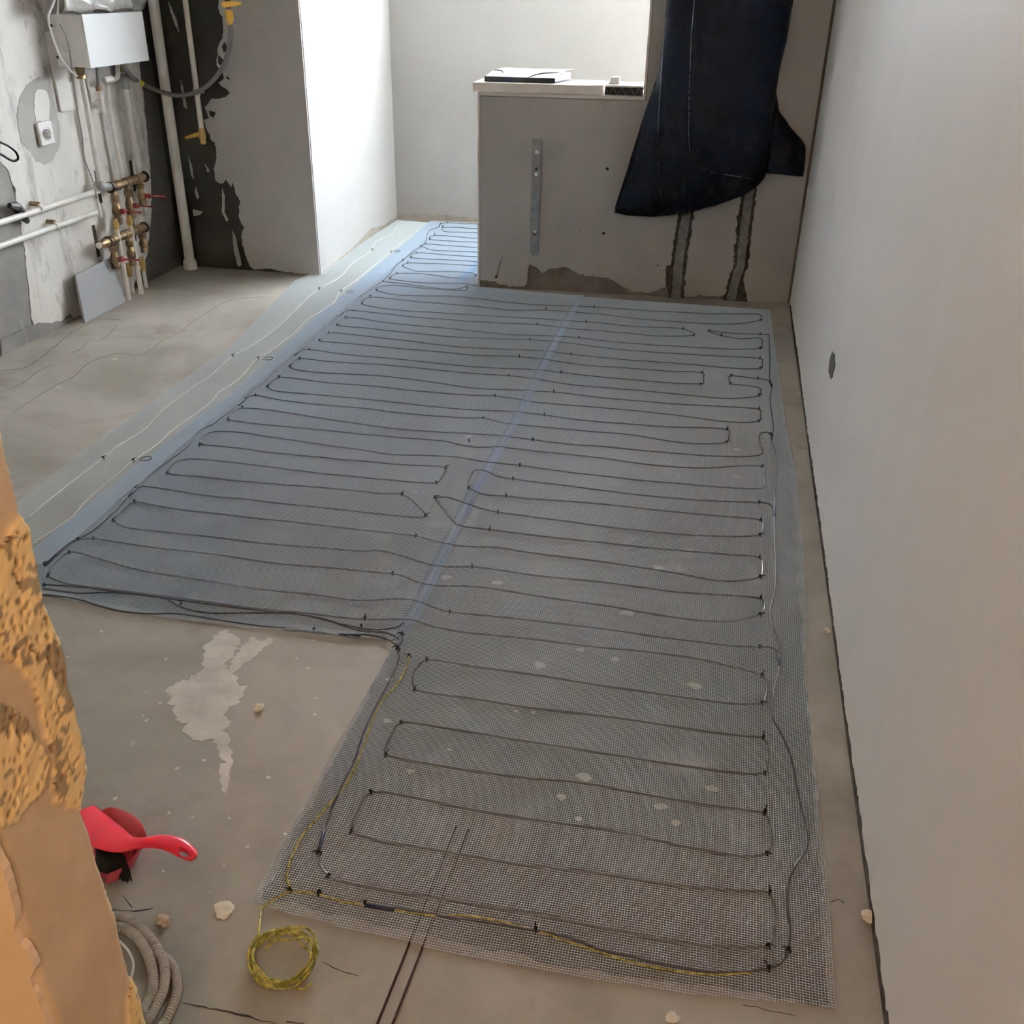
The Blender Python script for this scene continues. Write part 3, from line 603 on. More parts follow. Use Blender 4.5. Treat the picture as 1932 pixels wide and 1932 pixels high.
S5 = [(566, 662), (573, 660), (584, 660), (650, 670), (700, 676), (790, 684), (900, 694), (1013, 701), (1059, 705), (1150, 715), (1322, 725), (1327, 714), (1324, 704), (1262, 701), (1161, 694), (1100, 690), (980, 676), (900, 672), (836, 666), (743, 659), (680, 652), (603, 644), (606, 637), (620, 629), (640, 630), (700, 637), (772, 645), (850, 654), (900, 658), (1005, 664), (1077, 670), (1190, 680), (1298, 688), (1380, 695), (1434, 695), (1438, 686), (1434, 676), (1350, 672), (1262, 667), (1170, 660), (1100, 652), (1000, 644), (900, 639), (850, 636), (760, 628), (690, 620), (637, 615), (640, 609), (652, 602), (672, 601), (720, 608), (780, 615), (850, 621), (900, 627), (970, 634), (1092, 639), (1190, 648), (1262, 653), (1350, 658), (1434, 657), (1438, 648), (1434, 638), (1400, 639), (1360, 633), (1337, 625), (1380, 629), (1434, 631), (1451, 632)]
T5 = [(584, 660), (1059, 705), (1322, 726), (1325, 704), (980, 676), (603, 644), (620, 629), (1077, 670), (1434, 695), (1434, 676), (1000, 644), (637, 615), (652, 601), (1092, 639), (1434, 657), (1337, 625), (1361, 634), (1434, 631)]
S6 = [(648, 591), (655, 587), (667, 587), (744, 594), (800, 601), (850, 605), (900, 609), (960, 612), (1014, 615), (1060, 620), (1190, 629), (1250, 634), (1309, 632), (1289, 621), (1200, 616), (1106, 609), (1020, 603), (900, 597), (850, 594), (770, 587), (705, 580), (684, 575), (683, 571), (698, 562), (740, 565), (800, 572), (850, 577), (900, 581), (960, 586), (1030, 586), (1100, 591), (1250, 606), (1380, 612), (1434, 605), (1436, 598), (1430, 594), (1340, 593), (1262, 589), (1121, 580), (1060, 578), (960, 572), (900, 566), (850, 561), (800, 560), (744, 557), (711, 549), (710, 545), (718, 541), (742, 539), (800, 545), (862, 549), (881, 549)]
T6 = [(667, 587), (1014, 615), (1309, 633), (1289, 621), (1106, 609), (683, 574), (698, 561), (1030, 585), (1434, 605), (1121, 581), (711, 549), (881, 546)]
S7 = [(723, 532), (760, 536), (800, 542), (860, 547), (884, 537), (850, 535), (792, 534), (736, 527), (738, 522), (748, 517), (779, 516), (820, 520), (860, 526), (897, 522), (893, 517), (841, 513), (786, 512), (765, 505), (759, 502), (769, 497), (800, 498), (841, 499), (902, 503), (903, 497), (850, 492), (776, 487), (785, 478), (840, 482), (902, 486), (902, 478), (860, 475), (817, 473), (798, 467)]
T7 = [(723, 532), (736, 527), (748, 517), (897, 522), (760, 502), (769, 497), (776, 487), (785, 478), (760, 492), (794, 466)]
S8 = [(802, 461), (850, 464), (902, 467), (902, 458), (860, 456), (811, 452), (813, 447), (820, 445), (860, 447), (902, 450), (902, 441), (880, 439), (840, 438), (835, 431), (860, 430), (902, 432), (902, 424), (870, 423), (844, 421), (832, 423)]
T8 = [(802, 461), (811, 452), (820, 443), (844, 421), (835, 429)]
G = 'grey heating cable loops tied to the mesh'
cable('heating_cable', S1, .0022, 'cable', 'nearest looped grey heating cable, bottom loops between coil and right wall', T1, group=G)
cable('heating_cable', S2, .0022, 'cable', 'looped grey heating cable just beyond the mesh corner with diagonal turn at blue seam', T2, group=G)
cable('heating_cable', S3, .0022, 'cable', 'looped grey heating cable in mid floor with two short left-hand loops', T3, group=G)
cable('heating_cable', S4, .0022, 'cable', 'looped grey heating cable at the height of the small boxy loop by the right wall', T4, group=G)
cable('heating_cable', S5, .0022, 'cable', 'looped grey heating cable level with the slit in the right wall', T5, group=G)
cable('heating_cable', S6, .0022, 'cable', 'looped grey heating cable right in front of the low parapet wall', T6, group=G)
cable('heating_cable', S7, .0022, 'cable', 'grey heating cable loops left of the parapet end on pale blue mesh', T7, group=G)
cable('heating_cable', S8, .0022, 'cable', 'farthest short grey heating cable loops by the far white wall', T8, group=G)
LL = [(84, 1068), (107, 1046), (135, 1024), (170, 1007), (207, 976), (257, 923), (298, 887), (355, 843), (368, 827), (383, 812), (400, 805), (426, 784), (450, 763), (463, 753), (478, 736), (493, 725), (509, 710), (529, 690), (555, 670), (566, 662), (593, 640), (609, 624), (628, 607), (640, 595), (652, 586), (674, 564), (690, 553), (722, 531), (736, 517), (740, 512), (746, 502), (760, 492), (777, 477), (794, 466), (802, 460), (807, 440), (813, 434), (828, 429), (831, 421)]
cable('supply_cable', LL, .0021, 'lead', 'dark supply cable running up the left edge of the cable loops', [(257, 923), (463, 753), (147, 1019), (85, 1066)], [(242, 938, 257, 923), (84, 1068, 107, 1045), (450, 765, 463, 753), (555, 670, 567, 661), (640, 596, 650, 588), (828, 428, 832, 420)])
RL = [(1451, 632), (1453, 680), (1452, 718), (1457, 727), (1453, 751), (1460, 813), (1455, 822), (1462, 870), (1462, 911), (1460, 958), (1461, 1028), (1464, 1085), (1459, 1129), (1452, 1163), (1462, 1200), (1468, 1230), (1471, 1260), (1461, 1301), (1456, 1351), (1474, 1388), (1488, 1419), (1498, 1456), (1503, 1489), (1511, 1525), (1521, 1570), (1521, 1603), (1505, 1628), (1490, 1657), (1486, 1687), (1486, 1724), (1491, 1750), (1488, 1790), (1482, 1807), (1470, 1819), (1450, 1827), (1400, 1834), (1344, 1835), (1275, 1825), (1193, 1807), (1124, 1791), (1083, 1774), (1011, 1758), (940, 1745), (888, 1738), (811, 1726), (746, 1714), (691, 1709)]
cable('supply_cable', RL, .0021, 'lead', 'dark supply cable down the right wall side and along the near mesh edge', [(1488, 1793), (1450, 1828), (1011, 1757), (1456, 727), (1456, 822)], [(1466, 1235, 1471, 1258), (691, 1709, 745, 1716), (1455, 815, 1456, 830), (1460, 958, 1461, 976), (1453, 716, 1456, 728)])
NL = [(760, 1194), (758, 1216), (750, 1226), (753, 1243), (744, 1267), (731, 1294), (712, 1329), (692, 1370), (679, 1405), (666, 1445), (650, 1475), (637, 1502), (625, 1530), (616, 1559), (611, 1574), (601, 1610)]
cable('supply_cable', NL, .0021, 'lead', 'dark supply cable going from the mesh corner down to the nearest loop', [(751, 1228), (759, 1200), (602, 1612)], [(611, 1570, 601, 1610)])
NL2 = [(772, 1240), (768, 1260), (748, 1294), (720, 1325), (697, 1378), (679, 1430), (655, 1480), (629, 1512), (598, 1548), (572, 1578), (552, 1618), (541, 1657), (547, 1683), (520, 1698), (497, 1715), (490, 1740), (485, 1775)]
cable('earth_wire', NL2, .0019, 'earth', 'yellow green wire beside the dark supply cable reaching the wire coil', [(547, 1683), (772, 1240)], cat='wire')
cable('earth_wire', [(548, 1684), (603, 1690), (645, 1704), (691, 1709), (733, 1716), (811, 1728), (888, 1730), (992, 1752), (1083, 1782), (1193, 1817), (1275, 1833), (1344, 1839), (1420, 1835)], .0017, 'earth', 'yellow green wire along the near edge of the mesh', [(603, 1688), (689, 1708)], cat='wire')
cable('supply_cable', [(82, 1104), (153, 1108), (205, 1116), (283, 1127), (400, 1142), (542, 1158), (600, 1166), (645, 1178), (694, 1189), (746, 1187), (762, 1178)], .0021, 'lead', 'dark supply cable on the middle mesh front, topmost of the bunch', [(682, 1183), (342, 1140)])
cable('supply_cable', [(82, 1112), (153, 1120), (205, 1119), (309, 1131), (343, 1148), (386, 1157), (460, 1157), (542, 1158), (620, 1172), (680, 1192), (730, 1196), (752, 1208)], .0021, 'lead', 'dark supply cable sagging inside the bunch on the middle mesh front', [(84, 1106)])
cable('supply_cable', [(80, 1123), (110, 1125), (153, 1133), (190, 1145), (231, 1155), (285, 1160), (335, 1160), (438, 1174), (500, 1183), (593, 1191), (637, 1199), (681, 1199), (725, 1206), (751, 1222)], .0021, 'lead', 'lowest dark supply cable following the front edge of the middle mesh', [(593, 1190), (751, 1224)], [(637, 1198, 681, 1200)])
WG = 'white wires on the pale left mesh'
cable('white_wire', [(55, 976), (119, 924), (194, 867), (224, 842), (273, 810), (303, 780), (350, 742), (400, 708), (439, 673), (452, 666), (465, 660), (500, 636), (534, 610), (601, 546), (640, 525), (668, 496), (702, 473), (707, 460), (741, 440), (752, 425)], .0016, 'white_wire', 'left of the two white wires on the pale mesh, nearer the bare floor', [(195, 867), (439, 673), (602, 546), (702, 473)], group=WG, cat='wire')
cable('white_wire', [(63, 1026), (134, 979), (159, 951), (214, 904), (252, 872), (296, 842), (325, 815), (373, 780), (400, 758), (414, 741), (443, 722), (462, 705), (487, 677), (512, 663), (540, 640), (562, 623), (575, 608), (629, 574), (642, 551), (679, 525), (733, 478), (759, 458), (790, 432)], .0016, 'white_wire', 'right of the two white wires on the pale mesh, nearer the cable loops', [(252, 872), (487, 677), (643, 550), (738, 476)], group=WG, cat='wire')
def loose_tie(u, v, label):
    p = F(u, v, .006); b = MB(); b.tube(spline([(-.02, -.004, 0), (-.012, .012, .003), (.008, .014, .006), (.02, .003, .004), (.008, -.010, .002), (-.012, -.008, .001)], .004), .0013, 5)
    o = b.build('cut_tie', 'tie'); o.location = (p[0], p[1], bumpz(p[0], p[1]) + .004); o.rotation_euler.z = .3
    tag(o, label, 'zip tie')
loose_tie(275, 870, 'curled black zip tie lying loose nearest the broken partition')
loose_tie(506, 679, 'ring shaped black zip tie lying loose left of the supply cable halfway back')
loose_tie(659, 553, 'loose curled zip tie on the mesh near the white column foot')
loose_tie(749, 476, 'farthest loose zip tie on the pale blue mesh beyond the column')
# two thin taut dark cords on the floor passing under the mesh
for k, (a, b2, lb) in enumerate((((712, 1932), (861, 1560), 'left of two dark red parallel cords running under the near mesh edge'), ((741, 1932), (884, 1566), 'right of two dark red parallel cords running under the near mesh edge'))):
    p = F(*a, .0015); q = F(*b2, .0015); p = p + (p - q) * .35; p[2] = q[2] = .0028
    cb = MB(); cb.tube([p, q], .0021, 6); tag(cb.build('thin_wire', 'cord'), lb, 'cord', 'dark cords on the floor')

# ------------------------------------------------------------------ coils on the floor
def coilpath(c, R, turns, dr, dz, ph, n=40, ell=1.0, seed=0):
    out = []
    for i in range(int(turns * n) + 1):
        a = ph + 2 * math.pi * i / n; rr = R + dr * noise.noise(Vector((math.cos(a) * .8 + i * .013, math.sin(a) * .8, seed))) * 2
        out.append(np.array([c[0] + rr * math.cos(a), c[1] + rr * math.sin(a) * ell, c[2] + dz * (.5 + .5 * math.sin(a * 1.7 + i * .011 + seed))]))
    return out
c0 = F(532, 1808, .008); wc = thing('wire_coil', (c0[0], c0[1], 0), 'coil of yellow green wire lying on floor beside near mesh corner', 'wire coil')
Rc = abs(F(596, 1808, .008)[0] - F(468, 1808, .008)[0]) / 2 * .93
def coil_wire(pts, r=.0021):
    b = MB(); b.tube(pts, r, 7); return b.build('wire_turns', 'earth', wc, smooth=True)
coil_wire([p for p in coilpath((c0[0], c0[1], .003), Rc, 4.6, .007, .016, 2.2, ell=.97, seed=3)])
coil_wire([p for p in coilpath((c0[0] + .002, c0[1], .004), Rc * .97, 2.4, .008, .02, .3, ell=1.0, seed=9)])
tail = spline([F(558, 1865, .004), F(572, 1866, .006), F(588, 1856, .004)], .01); b = MB(); b.tube(tail, .0021, 7); b.build('wire_end', 'earth', wc, smooth=True)
tail = spline([F(492, 1713, .010), F(491, 1735, .014), F(487, 1765, .016), F(484, 1790, .012)], .01); b = MB(); b.tube(tail, .0021, 7); b.build('wire_end', 'earth', wc, smooth=True)
# grey corrugated conduit
def ringy(pts, r):
    out, R = [], []
    P = spline(pts, .0017); 
    for i, p in enumerate(P): out.append(p); R.append(r * (1.0 if (i % 3) else .74))
    return out, R
cc = F(222, 1835, .01)
cd = thing('conduit_coil', (cc[0], cc[1], 0), 'coil of grey corrugated conduit half hidden by the broken partition', 'conduit')
for q, r, z in (([(150, 1745), (222, 1733), (262, 1750), (295, 1790), (312, 1835), (305, 1880), (285, 1920), (262, 1950)], .0085, .0095),
                ([(150, 1760), (225, 1752), (262, 1775), (285, 1820), (290, 1865), (275, 1905), (252, 1940)], .0085, .010),
                ([(285, 1790), (322, 1818), (335, 1860), (326, 1900), (300, 1945)], .0080, .0085)):
    P, R = ringy([F(u, v, z) for u, v in q], r)
    if q[0][0] == 150: P = [p + np.array([0, 0, .004]) for p in P]
    b = MB(); b.tube(P, R, 12); b.build('conduit_turn', 'conduit', cd)
b = MB(); b.tube(spline([F(225, 1775, .006), F(243, 1795, .008), F(252, 1820, .008), F(246, 1850, .006)], .006), .0022, 7)
tag(b.build('white_wire', 'white_wire', smooth=True), 'short white cord curving inside the grey conduit coil', 'cord')

# ------------------------------------------------------------------ red dustpan and brush
dp = F(205, 1640, 0)
def shell(rows, th, name, m, parent, closed=False):
    """grid of points -> sheet with thickness"""
    n, k = len(rows), len(rows[0]); v = [p for r in rows for p in r]; f = []
    for i in range(n - 1):
        for j in range(k - 1): f.append((i * k + j, i * k + j + 1, (i + 1) * k + j + 1, (i + 1) * k + j))
    me = mesh_from(name, v, f, True); me.transform(parent_world(parent).inverted()); o = link(name, me, m, parent)
    s = o.modifiers.new('thick', 'SOLIDIFY'); s.thickness = th; s.offset = 0
    sd = o.modifiers.new('sub', 'SUBSURF'); sd.levels = 1; sd.render_levels = 2
    return o
DP = thing('dustpan', (dp[0], dp[1], 0), 'dusty red dustpan behind the broken partition, scoop open upwards', 'dustpan')
# scoop: floor tray with a raised curved wall at the right and back
tray = []
for t in np.linspace(0, 1, 9):
    row = []
    for s in np.linspace(0, 1, 7):
        a = F(150 + 105 * t, 1600 - 75 * t + 90 * t * t, 0); z = .004 + .002 * s
        b0 = F(140 + 118 * t, 1690 - 62 * t, 0); p = a * (1 - s) + b0 * s; row.append(np.array([p[0], p[1], z]))
    tray.append(row)
shell(tray, .003, 'tray', 'redplastic', DP)
wallp = [(172, 1545, .0), (198, 1517, .0), (228, 1524, 0), (255, 1537, 0), (272, 1557, 0), (278, 1580, 0)]
rows = []
for k, hgt in enumerate((.004, .02, .042, .05)):
    row = []
    for i, (u, v, _) in enumerate(wallp):
        p = F(u, v, .052); c = F(205, 1640, 0); inw = (1 - hgt / .05) * .42
        q = p * (1 - inw) + np.array([c[0], c[1], 0]) * inw; row.append(np.array([q[0], q[1], hgt]))
    rows.append(row)
shell(rows, .003, 'rear_wall', 'redplastic', DP)
rows = []
for k, (hgt) in enumerate((.003, .018, .036)):
    row = []
    for (u, v) in ((195, 1672), (215, 1668), (238, 1652), (256, 1628), (266, 1605)):
        p = F(u, v, 0); q = p + np.array([.012, .0, 0]) * (hgt / .036); row.append(np.array([q[0], q[1], hgt]))
    rows.append(row)
shell(rows, .003, 'side_wall', 'redplastic', DP)
# brush lying across the scoop
br0 = F(220, 1600, .06)
BR = thing('hand_brush', (br0[0], br0[1], 0), 'red hand brush with black bristles resting across the red dustpan', 'brush')
hp = [(150, 1535, .050, .030), (175, 1560, .055, .034), (205, 1580, .058, .030), (232, 1592, .062, .022), (255, 1592, .066, .014), (275, 1590, .068, .012), (300, 1588, .068, .016), (325, 1592, .064, .0185), (345, 1602, .058, .018), (360, 1613, .052, .014), (366, 1619, .050, .008)]
P3 = [F(u, v, z) for u, v, z, w in hp]; rows = []
cl = spline(P3, .006); _k = [min(range(len(cl)), key=lambda i: np.linalg.norm(cl[i] - p)) for p in P3]; Ws = np.interp(range(len(cl)), _k, [h[3] for h in hp])
hv, hf = [], []
NS = 12
for i, p in enumerate(cl):
    t = unit(cl[min(i + 1, len(cl) - 1)] - cl[max(i - 1, 0)]); sd = unit(np.cross(t, [0, 0, 1])); up = np.cross(sd, t)
    for k in range(NS):
        a = 2 * math.pi * k / NS; hv.append(p + sd * math.cos(a) * Ws[i] + up * math.sin(a) * .0055)
for i in range(len(cl) - 1):
    for k in range(NS): hf.append((i * NS + k, i * NS + (k + 1) % NS, (i + 1) * NS + (k + 1) % NS, (i + 1) * NS + k))
hf.append(tuple(range(NS))); hf.append(tuple(range((len(cl) - 1) * NS, len(cl) * NS))[::-1])
me = mesh_from('handle', hv, hf, True)
ho = link('handle', me, 'redclean')
# hanging hole through the handle tip
cut = MB(); ctr = F(347, 1611, .056); tdir = unit(P3[-1] - P3[-4])
tt = unit(np.array([tdir[0], tdir[1], 0])); nn = np.array([-tt[1], tt[0], 0]); ring = []
cv = []; 
for zz in (-.03, .03):
    for k in range(16):
        a = 2 * math.pi * k / 16; cv.append(ctr + tt * math.cos(a) * .011 + nn * math.sin(a) * .0065 + np.array([0, 0, zz]))
cut.add(cv, [(k, (k + 1) % 16, 16 + (k + 1) % 16, 16 + k) for k in range(16)] + [tuple(range(16))[::-1], tuple(range(16, 32))])
co = cut.build('cutter', 'redclean')
bm_ = ho.modifiers.new('hole', 'BOOLEAN'); bm_.object = co; bm_.operation = 'DIFFERENCE'; bm_.solver = 'EXACT'
for o_ in (ho, co):
    o_.data.validate(); q_ = bmesh.new(); q_.from_mesh(o_.data); bmesh.ops.triangulate(q_, faces=[f for f in q_.faces if len(f.verts) > 4]); bmesh.ops.recalc_face_normals(q_, faces=q_.faces); q_.to_mesh(o_.data); q_.free()
bpy.context.view_layer.update()
dg = bpy.context.evaluated_depsgraph_get(); me2 = bpy.data.meshes.new_from_object(ho.evaluated_get(dg)); ho.modifiers.clear(); ho.data = me2
bpy.data.objects.remove(co)
me2.transform(parent_world(BR).inverted()); ho.parent = BR
if not me2.materials: me2.materials.append(M['redclean'])
b = MB()
for k in range(420):
    t = rnd.random(); s = rnd.uniform(-1, 1); p = F(178 + 58 * t, 1588 + 24 * t, .05); w = F(178 + 58 * t + 2, 1588 + 24 * t + 14, .05) - p
    q = p + w * (s * .5 + .6); e = q + np.array([rnd.uniform(-.004, .004) + .004, rnd.uniform(-.006, .002) - .008, -.040])
    b.tube([q, (q + e) / 2 + .001, e], .0011, 4, cap=False)
b.build('bristles', 'bristle', BR)['kind'] = 'stuff'

# ------------------------------------------------------------------ left wall: boiler box, pipes, manifold
def LP(u, v, off): return LEFT.pt(u, v, off)
BX = thing('boiler_box', tuple(LP(169, 128, .09)), 'white rectangular appliance box fixed to the smeared wall above the pipes', 'wall box')
y0, y1 = LP(169, 128, .17)[1], LP(279, 108, .17)[1]; z1 = LP(153, 28, .17)[2]; z0 = LP(169, 128, .17)[2]
# match lower and upper front corners
yA, yB = LP(161, 75, .17)[1], LP(272, 62, .17)[1]
b = MB(); b.box((-2.93 + .085, (yA + yB) / 2, (z0 + z1) / 2), (.166, yB - yA, z1 - z0)); b.build('casing', 'box', BX, bev=.003)
b = MB(); b.box((-2.93 + .172, (yA + yB) / 2, (z0 + z1) / 2), (.006, yB - yA + .004, z1 - z0 + .004)); b.build('front_cover', 'box', BX, bev=.0015)
bk = MB(); q0 = LP(100, 140, .01); q1 = LP(184, 193, .01); bk.box((-2.918, (q0[1] + q1[1]) / 2 + .02, q1[2] + .15), (.010, q1[1] - q0[1] + .04, .32))
tag(bk.build('backing_board', 'plaster'), 'thin white backing board on the wall below the appliance box', 'board')
for (u, v) in ((97, 48), (107, 108)):
    sb = MB(); p = LP(u, v, .02); sb.lathe((p[0], yA - .002, p[2]), (0, 1, 0), [(0, .006), (.003, .006)], 10); sb.build('screw_head', 'darksteel', BX, smooth=True)
def pipe(name, pts, r, m, label, cat='pipe', group=None, n=14, step=None, fits=()):
    b = MB(); P = spline(pts, step) if step else pts; b.tube(P, r, n)
    o0 = pts[0]
    if fits:
        t = thing(name, tuple(o0), label, cat, group); b.build('pipe_run', m, t, smooth=True)
        for nm, p, ax, prof, fm in fits:
            fb2 = MB(); fb2.lathe(p, ax, prof, 8 if 'nut' in nm else 12); fb2.build(nm, fm, t, smooth=True)
        return t
    return tag(b.build(name, m, smooth=True), label, cat, group)
PG = 'white vertical pipes below the appliance box'
D = np.array([0, 0, -1.0]); U3 = -D
a, b2 = LP(155, 146, .05), LP(188, 347, .05); a[1] = b2[1] = (a[1] + b2[1]) / 2
pipe('water_pipe', [a, b2], .0125, 'pvc', 'leftmost white pipe hanging below the box with a brown brass cap', group=PG, fits=[('brass_nut', a, U3, [(-.005, .021), (.012, .021), (.018, .017), (.035, .022), (.048, .022)], 'brass')])
a, b2 = LP(205, 160, .05), LP(230, 345, .05); a[1] = b2[1] = (a[1] + b2[1]) / 2
pipe('water_pipe', [LP(221, 118, .09), LP(222, 146, .09), LP(215, 150, .07), a, b2], .0105, 'pvc', 'middle white pipe with an elbow just under the box', group=PG, step=.01, fits=[('elbow_joint', LP(196, 152, .07), LP(222, 147, .09) - LP(196, 152, .07), [(0, .015), (.05, .016)], 'pvc')])
a, b2 = LP(236, 160, .05), LP(276, 405, .05); a[1] = b2[1] = (a[1] + b2[1]) / 2
pipe('water_pipe', [a, b2], .0130, 'pvc', 'right white pipe passing behind the brass manifold down past a red lever', group=PG, fits=[('grey_elbow', a, U3, [(-.02, .019), (.02, .020), (.03, .024), (.05, .020)], 'greyplastic'), ('brass_nut', a + U3 * .055, U3, [(0, .020), (.05, .021), (.06, .016)], 'brass')])
a = LP(183, 125, .06); b2 = LP(186, 168, .06)
pipe('connection_hose', [a, b2], .0075, 'hose', 'short grey hose dropping from the box into a white union', 'hose', fits=[('brass_nut', b2, U3, [(-.012, .013), (.012, .013)], 'brass'), ('white_union', LP(188, 180, .06), D, [(-.02, .018), (.012, .018), (.014, .014), (.075, .0155)], 'pvc'), ('elbow_arm', LP(194, 198, .06), LP(172, 200, .02) - LP(194, 198, .06), [(-.012, .014), (.05, .015)], 'pvc')])
HG = 'white horizontal pipes on the left wall'
def hpipe(p, q, lb, clamp):
    A_, B_ = LP(*p, .045), LP(*q, .045); d = B_ - A_; A_ = A_ - d * 2.2
    c = LP(*clamp, .045)
    return pipe('supply_pipe', [A_, B_], .0125, 'pvc', lb, group=HG, fits=[('pipe_clip', c, d, [(-.008, .018), (.008, .018)], 'pvc'), ('clip_bracket', c + np.array([-.02, 0, .018]), (-1, 0, 0), [(-.02, .010), (.02, .010)], 'brass')])
hpipe((0, 420), (186, 360), 'upper of two white horizontal pipes leading left from the brass manifold', (75, 393))
hpipe((0, 464), (186, 399), 'lower of two white horizontal pipes leading left from the brass manifold', (105, 427))
# manifolds
def manifold(p, q, label, valves, group, plug=None):
    t = thing('brass_manifold', tuple(LP(*p, .07)), label, 'manifold', group)
    A_, B_ = LP(*p, .07), LP(*q, .07); B_[2] = A_[2] = (A_[2] + B_[2]) / 2; d = B_ - A_; Ln = np.linalg.norm(d)
    b = MB(); pr = [(0, .019)]
    for k in range(3): x = Ln * (k + .5) / 3; pr += [(x - .028, .019), (x - .026, .023), (x + .018, .023), (x + .02, .019)]
    b.lathe(A_, d, pr + [(Ln, .019)], 14); b.build('manifold_bar', 'brass', t, smooth=True)
    for e in (0, 1):
        b = MB(); c = A_ + d * e; b.lathe(c - unit(d) * .006, d, [(0, .027), (.012, .027)], 12); b.box((c[0] - .035, c[1], c[2] - .01), (.075, .022, .005)); b.box((-2.926, c[1], c[2]), (.008, .024, .15)); b.build('clamp_bracket', 'darksteel', t, smooth=True)
    for (u, v0, v1, lev, colr) in valves:
        P0 = LP(u, v0, .07); P0[2] = A_[2]; k = (P0[1] - A_[1]) / d[1]; k = min(.93, max(.07, k)); P0 = A_ + d * k
        zend = LP(u, v1, .07)[2]; h_ = P0[2] - zend
        b = MB(); b.lathe(P0, D, [(0, .013), (h_ * .2, .015), (h_ * .22, .020), (h_ * .38, .020), (h_ * .40, .015), (h_ * .5, .017), (h_ * .56, .022), (h_ * .72, .022), (h_ * .78, .016), (h_ * .82, .019), (h_ * .98, .019), (h_, .014)], 10)
        v_ = b.build('valve_body', 'brass', t, smooth=True)
        if lev:
            zl = P0[2] - h_ * .64; b = MB(); s = np.array([P0[0] + .022, P0[1], zl]); b.lathe(s - np.array([.012, 0, 0]), (1, 0, 0), [(0, .007), (.016, .009), (.02, .012), (.026, .012)], 10)
            ld = unit([.88, .42, -.10]); ls = unit(np.cross(ld, [0, 0, 1])); lu = np.cross(ls, ld); s = s + np.array([.010, 0, 0])
            b.box(tuple(s + ld * .036), (.076, .010, .007), (tuple(ld), tuple(ls), tuple(lu))); b.box(tuple(s + ld * .074), (.022, .013, .009), (tuple(ld), tuple(ls), tuple(lu))); b.box(tuple(s), (.026, .020, .022)); b.build('lever', 'red', t, bev=.002)
    if plug:
        c = A_ - unit(d) * .006; b = MB(); b.lathe(c, -d, [(0, .022), (.02, .024), (.035, .020), (.045, .018), (.065, .018)], 14); b.build('end_cap', 'brass', t, smooth=True)
        b = MB(); b.lathe(c - unit(d) * .062, -d, [(0, .014), (.014, .014), (.016, .006)], 14); b.build('white_plug', 'pvc', t, smooth=True)
    return t
manifold((208, 352), (272, 335), 'upper brass manifold with three red lever valves on the left wall', [(213, 370, 428, 1, 0), (240, 355, 415, 1, 0), (263, 340, 390, 1, 0)], 'brass manifolds')
manifold((204, 458), (272, 427), 'lower brass manifold with a white end plug near the leaning grey tile', [(214, 470, 510, 1, 0), (243, 450, 505, 0, 0), (266, 430, 480, 0, 0)], 'brass manifolds', plug=1)
b = MB(); p = LP(187, 350, .06); b.tube(spline([p + np.array([0, 0, .02]), p, p + np.array([0, .03, -.012]), LP(208, 352, .07)], .01), .019, 12); tag(b.build('pipe_elbow', 'greyplastic', smooth=True), 'grey plastic elbow joining the left pipe to the upper brass manifold', 'elbow')
RG = 'white pipes dropping from the manifolds to the floor'
def riser(top, botp, off, lb, r=.011):
    q = F(*botp, 0); x = q[0]; pl2 = Plane((x, 0), (x, 1)); a = pl2.pt(*top, 0); a[1] = q[1]
    pipe('floor_pipe', [a + (0, 0, .0), q], r, 'pvc', lb, group=RG, fits=[('brass_nut', a, U3, [(-.02, .013), (.004, .013), (.006, .016), (.03, .016), (.032, .011), (.05, .012)], 'brass_new')])
riser((221, 432), (243, 566), 0, 'long white pipe nearest the grey tile, running from brass nut to floor', .0125)
riser((248, 424), (267, 554), 0, 'second long white pipe reaching the floor right of the first', .0125)
riser((245, 514), (251, 553), 0, 'short white pipe stub at the floor between the two long ones', .010)
riser((270, 503), (276, 542), 0, 'short white pipe stub at the floor rightmost under the lower manifold', .009)
# thin white cable with connector hanging from the top, over the pipes
wcb = thing('hanging_wire', tuple(LP(103, 0, .12)), 'thin white wire looping down from the top over the left wall box', 'wire')
b = MB(); b.tube(spline([LP(103, -40, .20), LP(103, 0, .20), LP(91, 30, .20), LP(96, 60, .19), LP(113, 105, .16), LP(130, 130, .12), LP(145, 143, .07)], .02), .0042, 7); b.build('wire_run', 'white_wire', wcb, smooth=True)
b = MB(); b.tube(spline([LP(109, -40, .21), LP(109, 20, .20), LP(104, 50, .19), LP(112, 45, .17), LP(125, 70, .185), LP(134, 118, .10), LP(143, 190, .08), LP(155, 255, .08), LP(160, 300, .08), LP(175, 340, .09), LP(183, 375, .10)], .02), .0032, 7); b.build('wire_run', 'greyplastic', wcb, smooth=True)
b = MB(); q0, q1 = LP(184, 375, .10), LP(191, 410, .10); b.tube([q0, q0 + (q1 - q0) * .3, q1], [.004, .008, .009], 8); b.build('connector', 'white_wire', wcb, smooth=True)
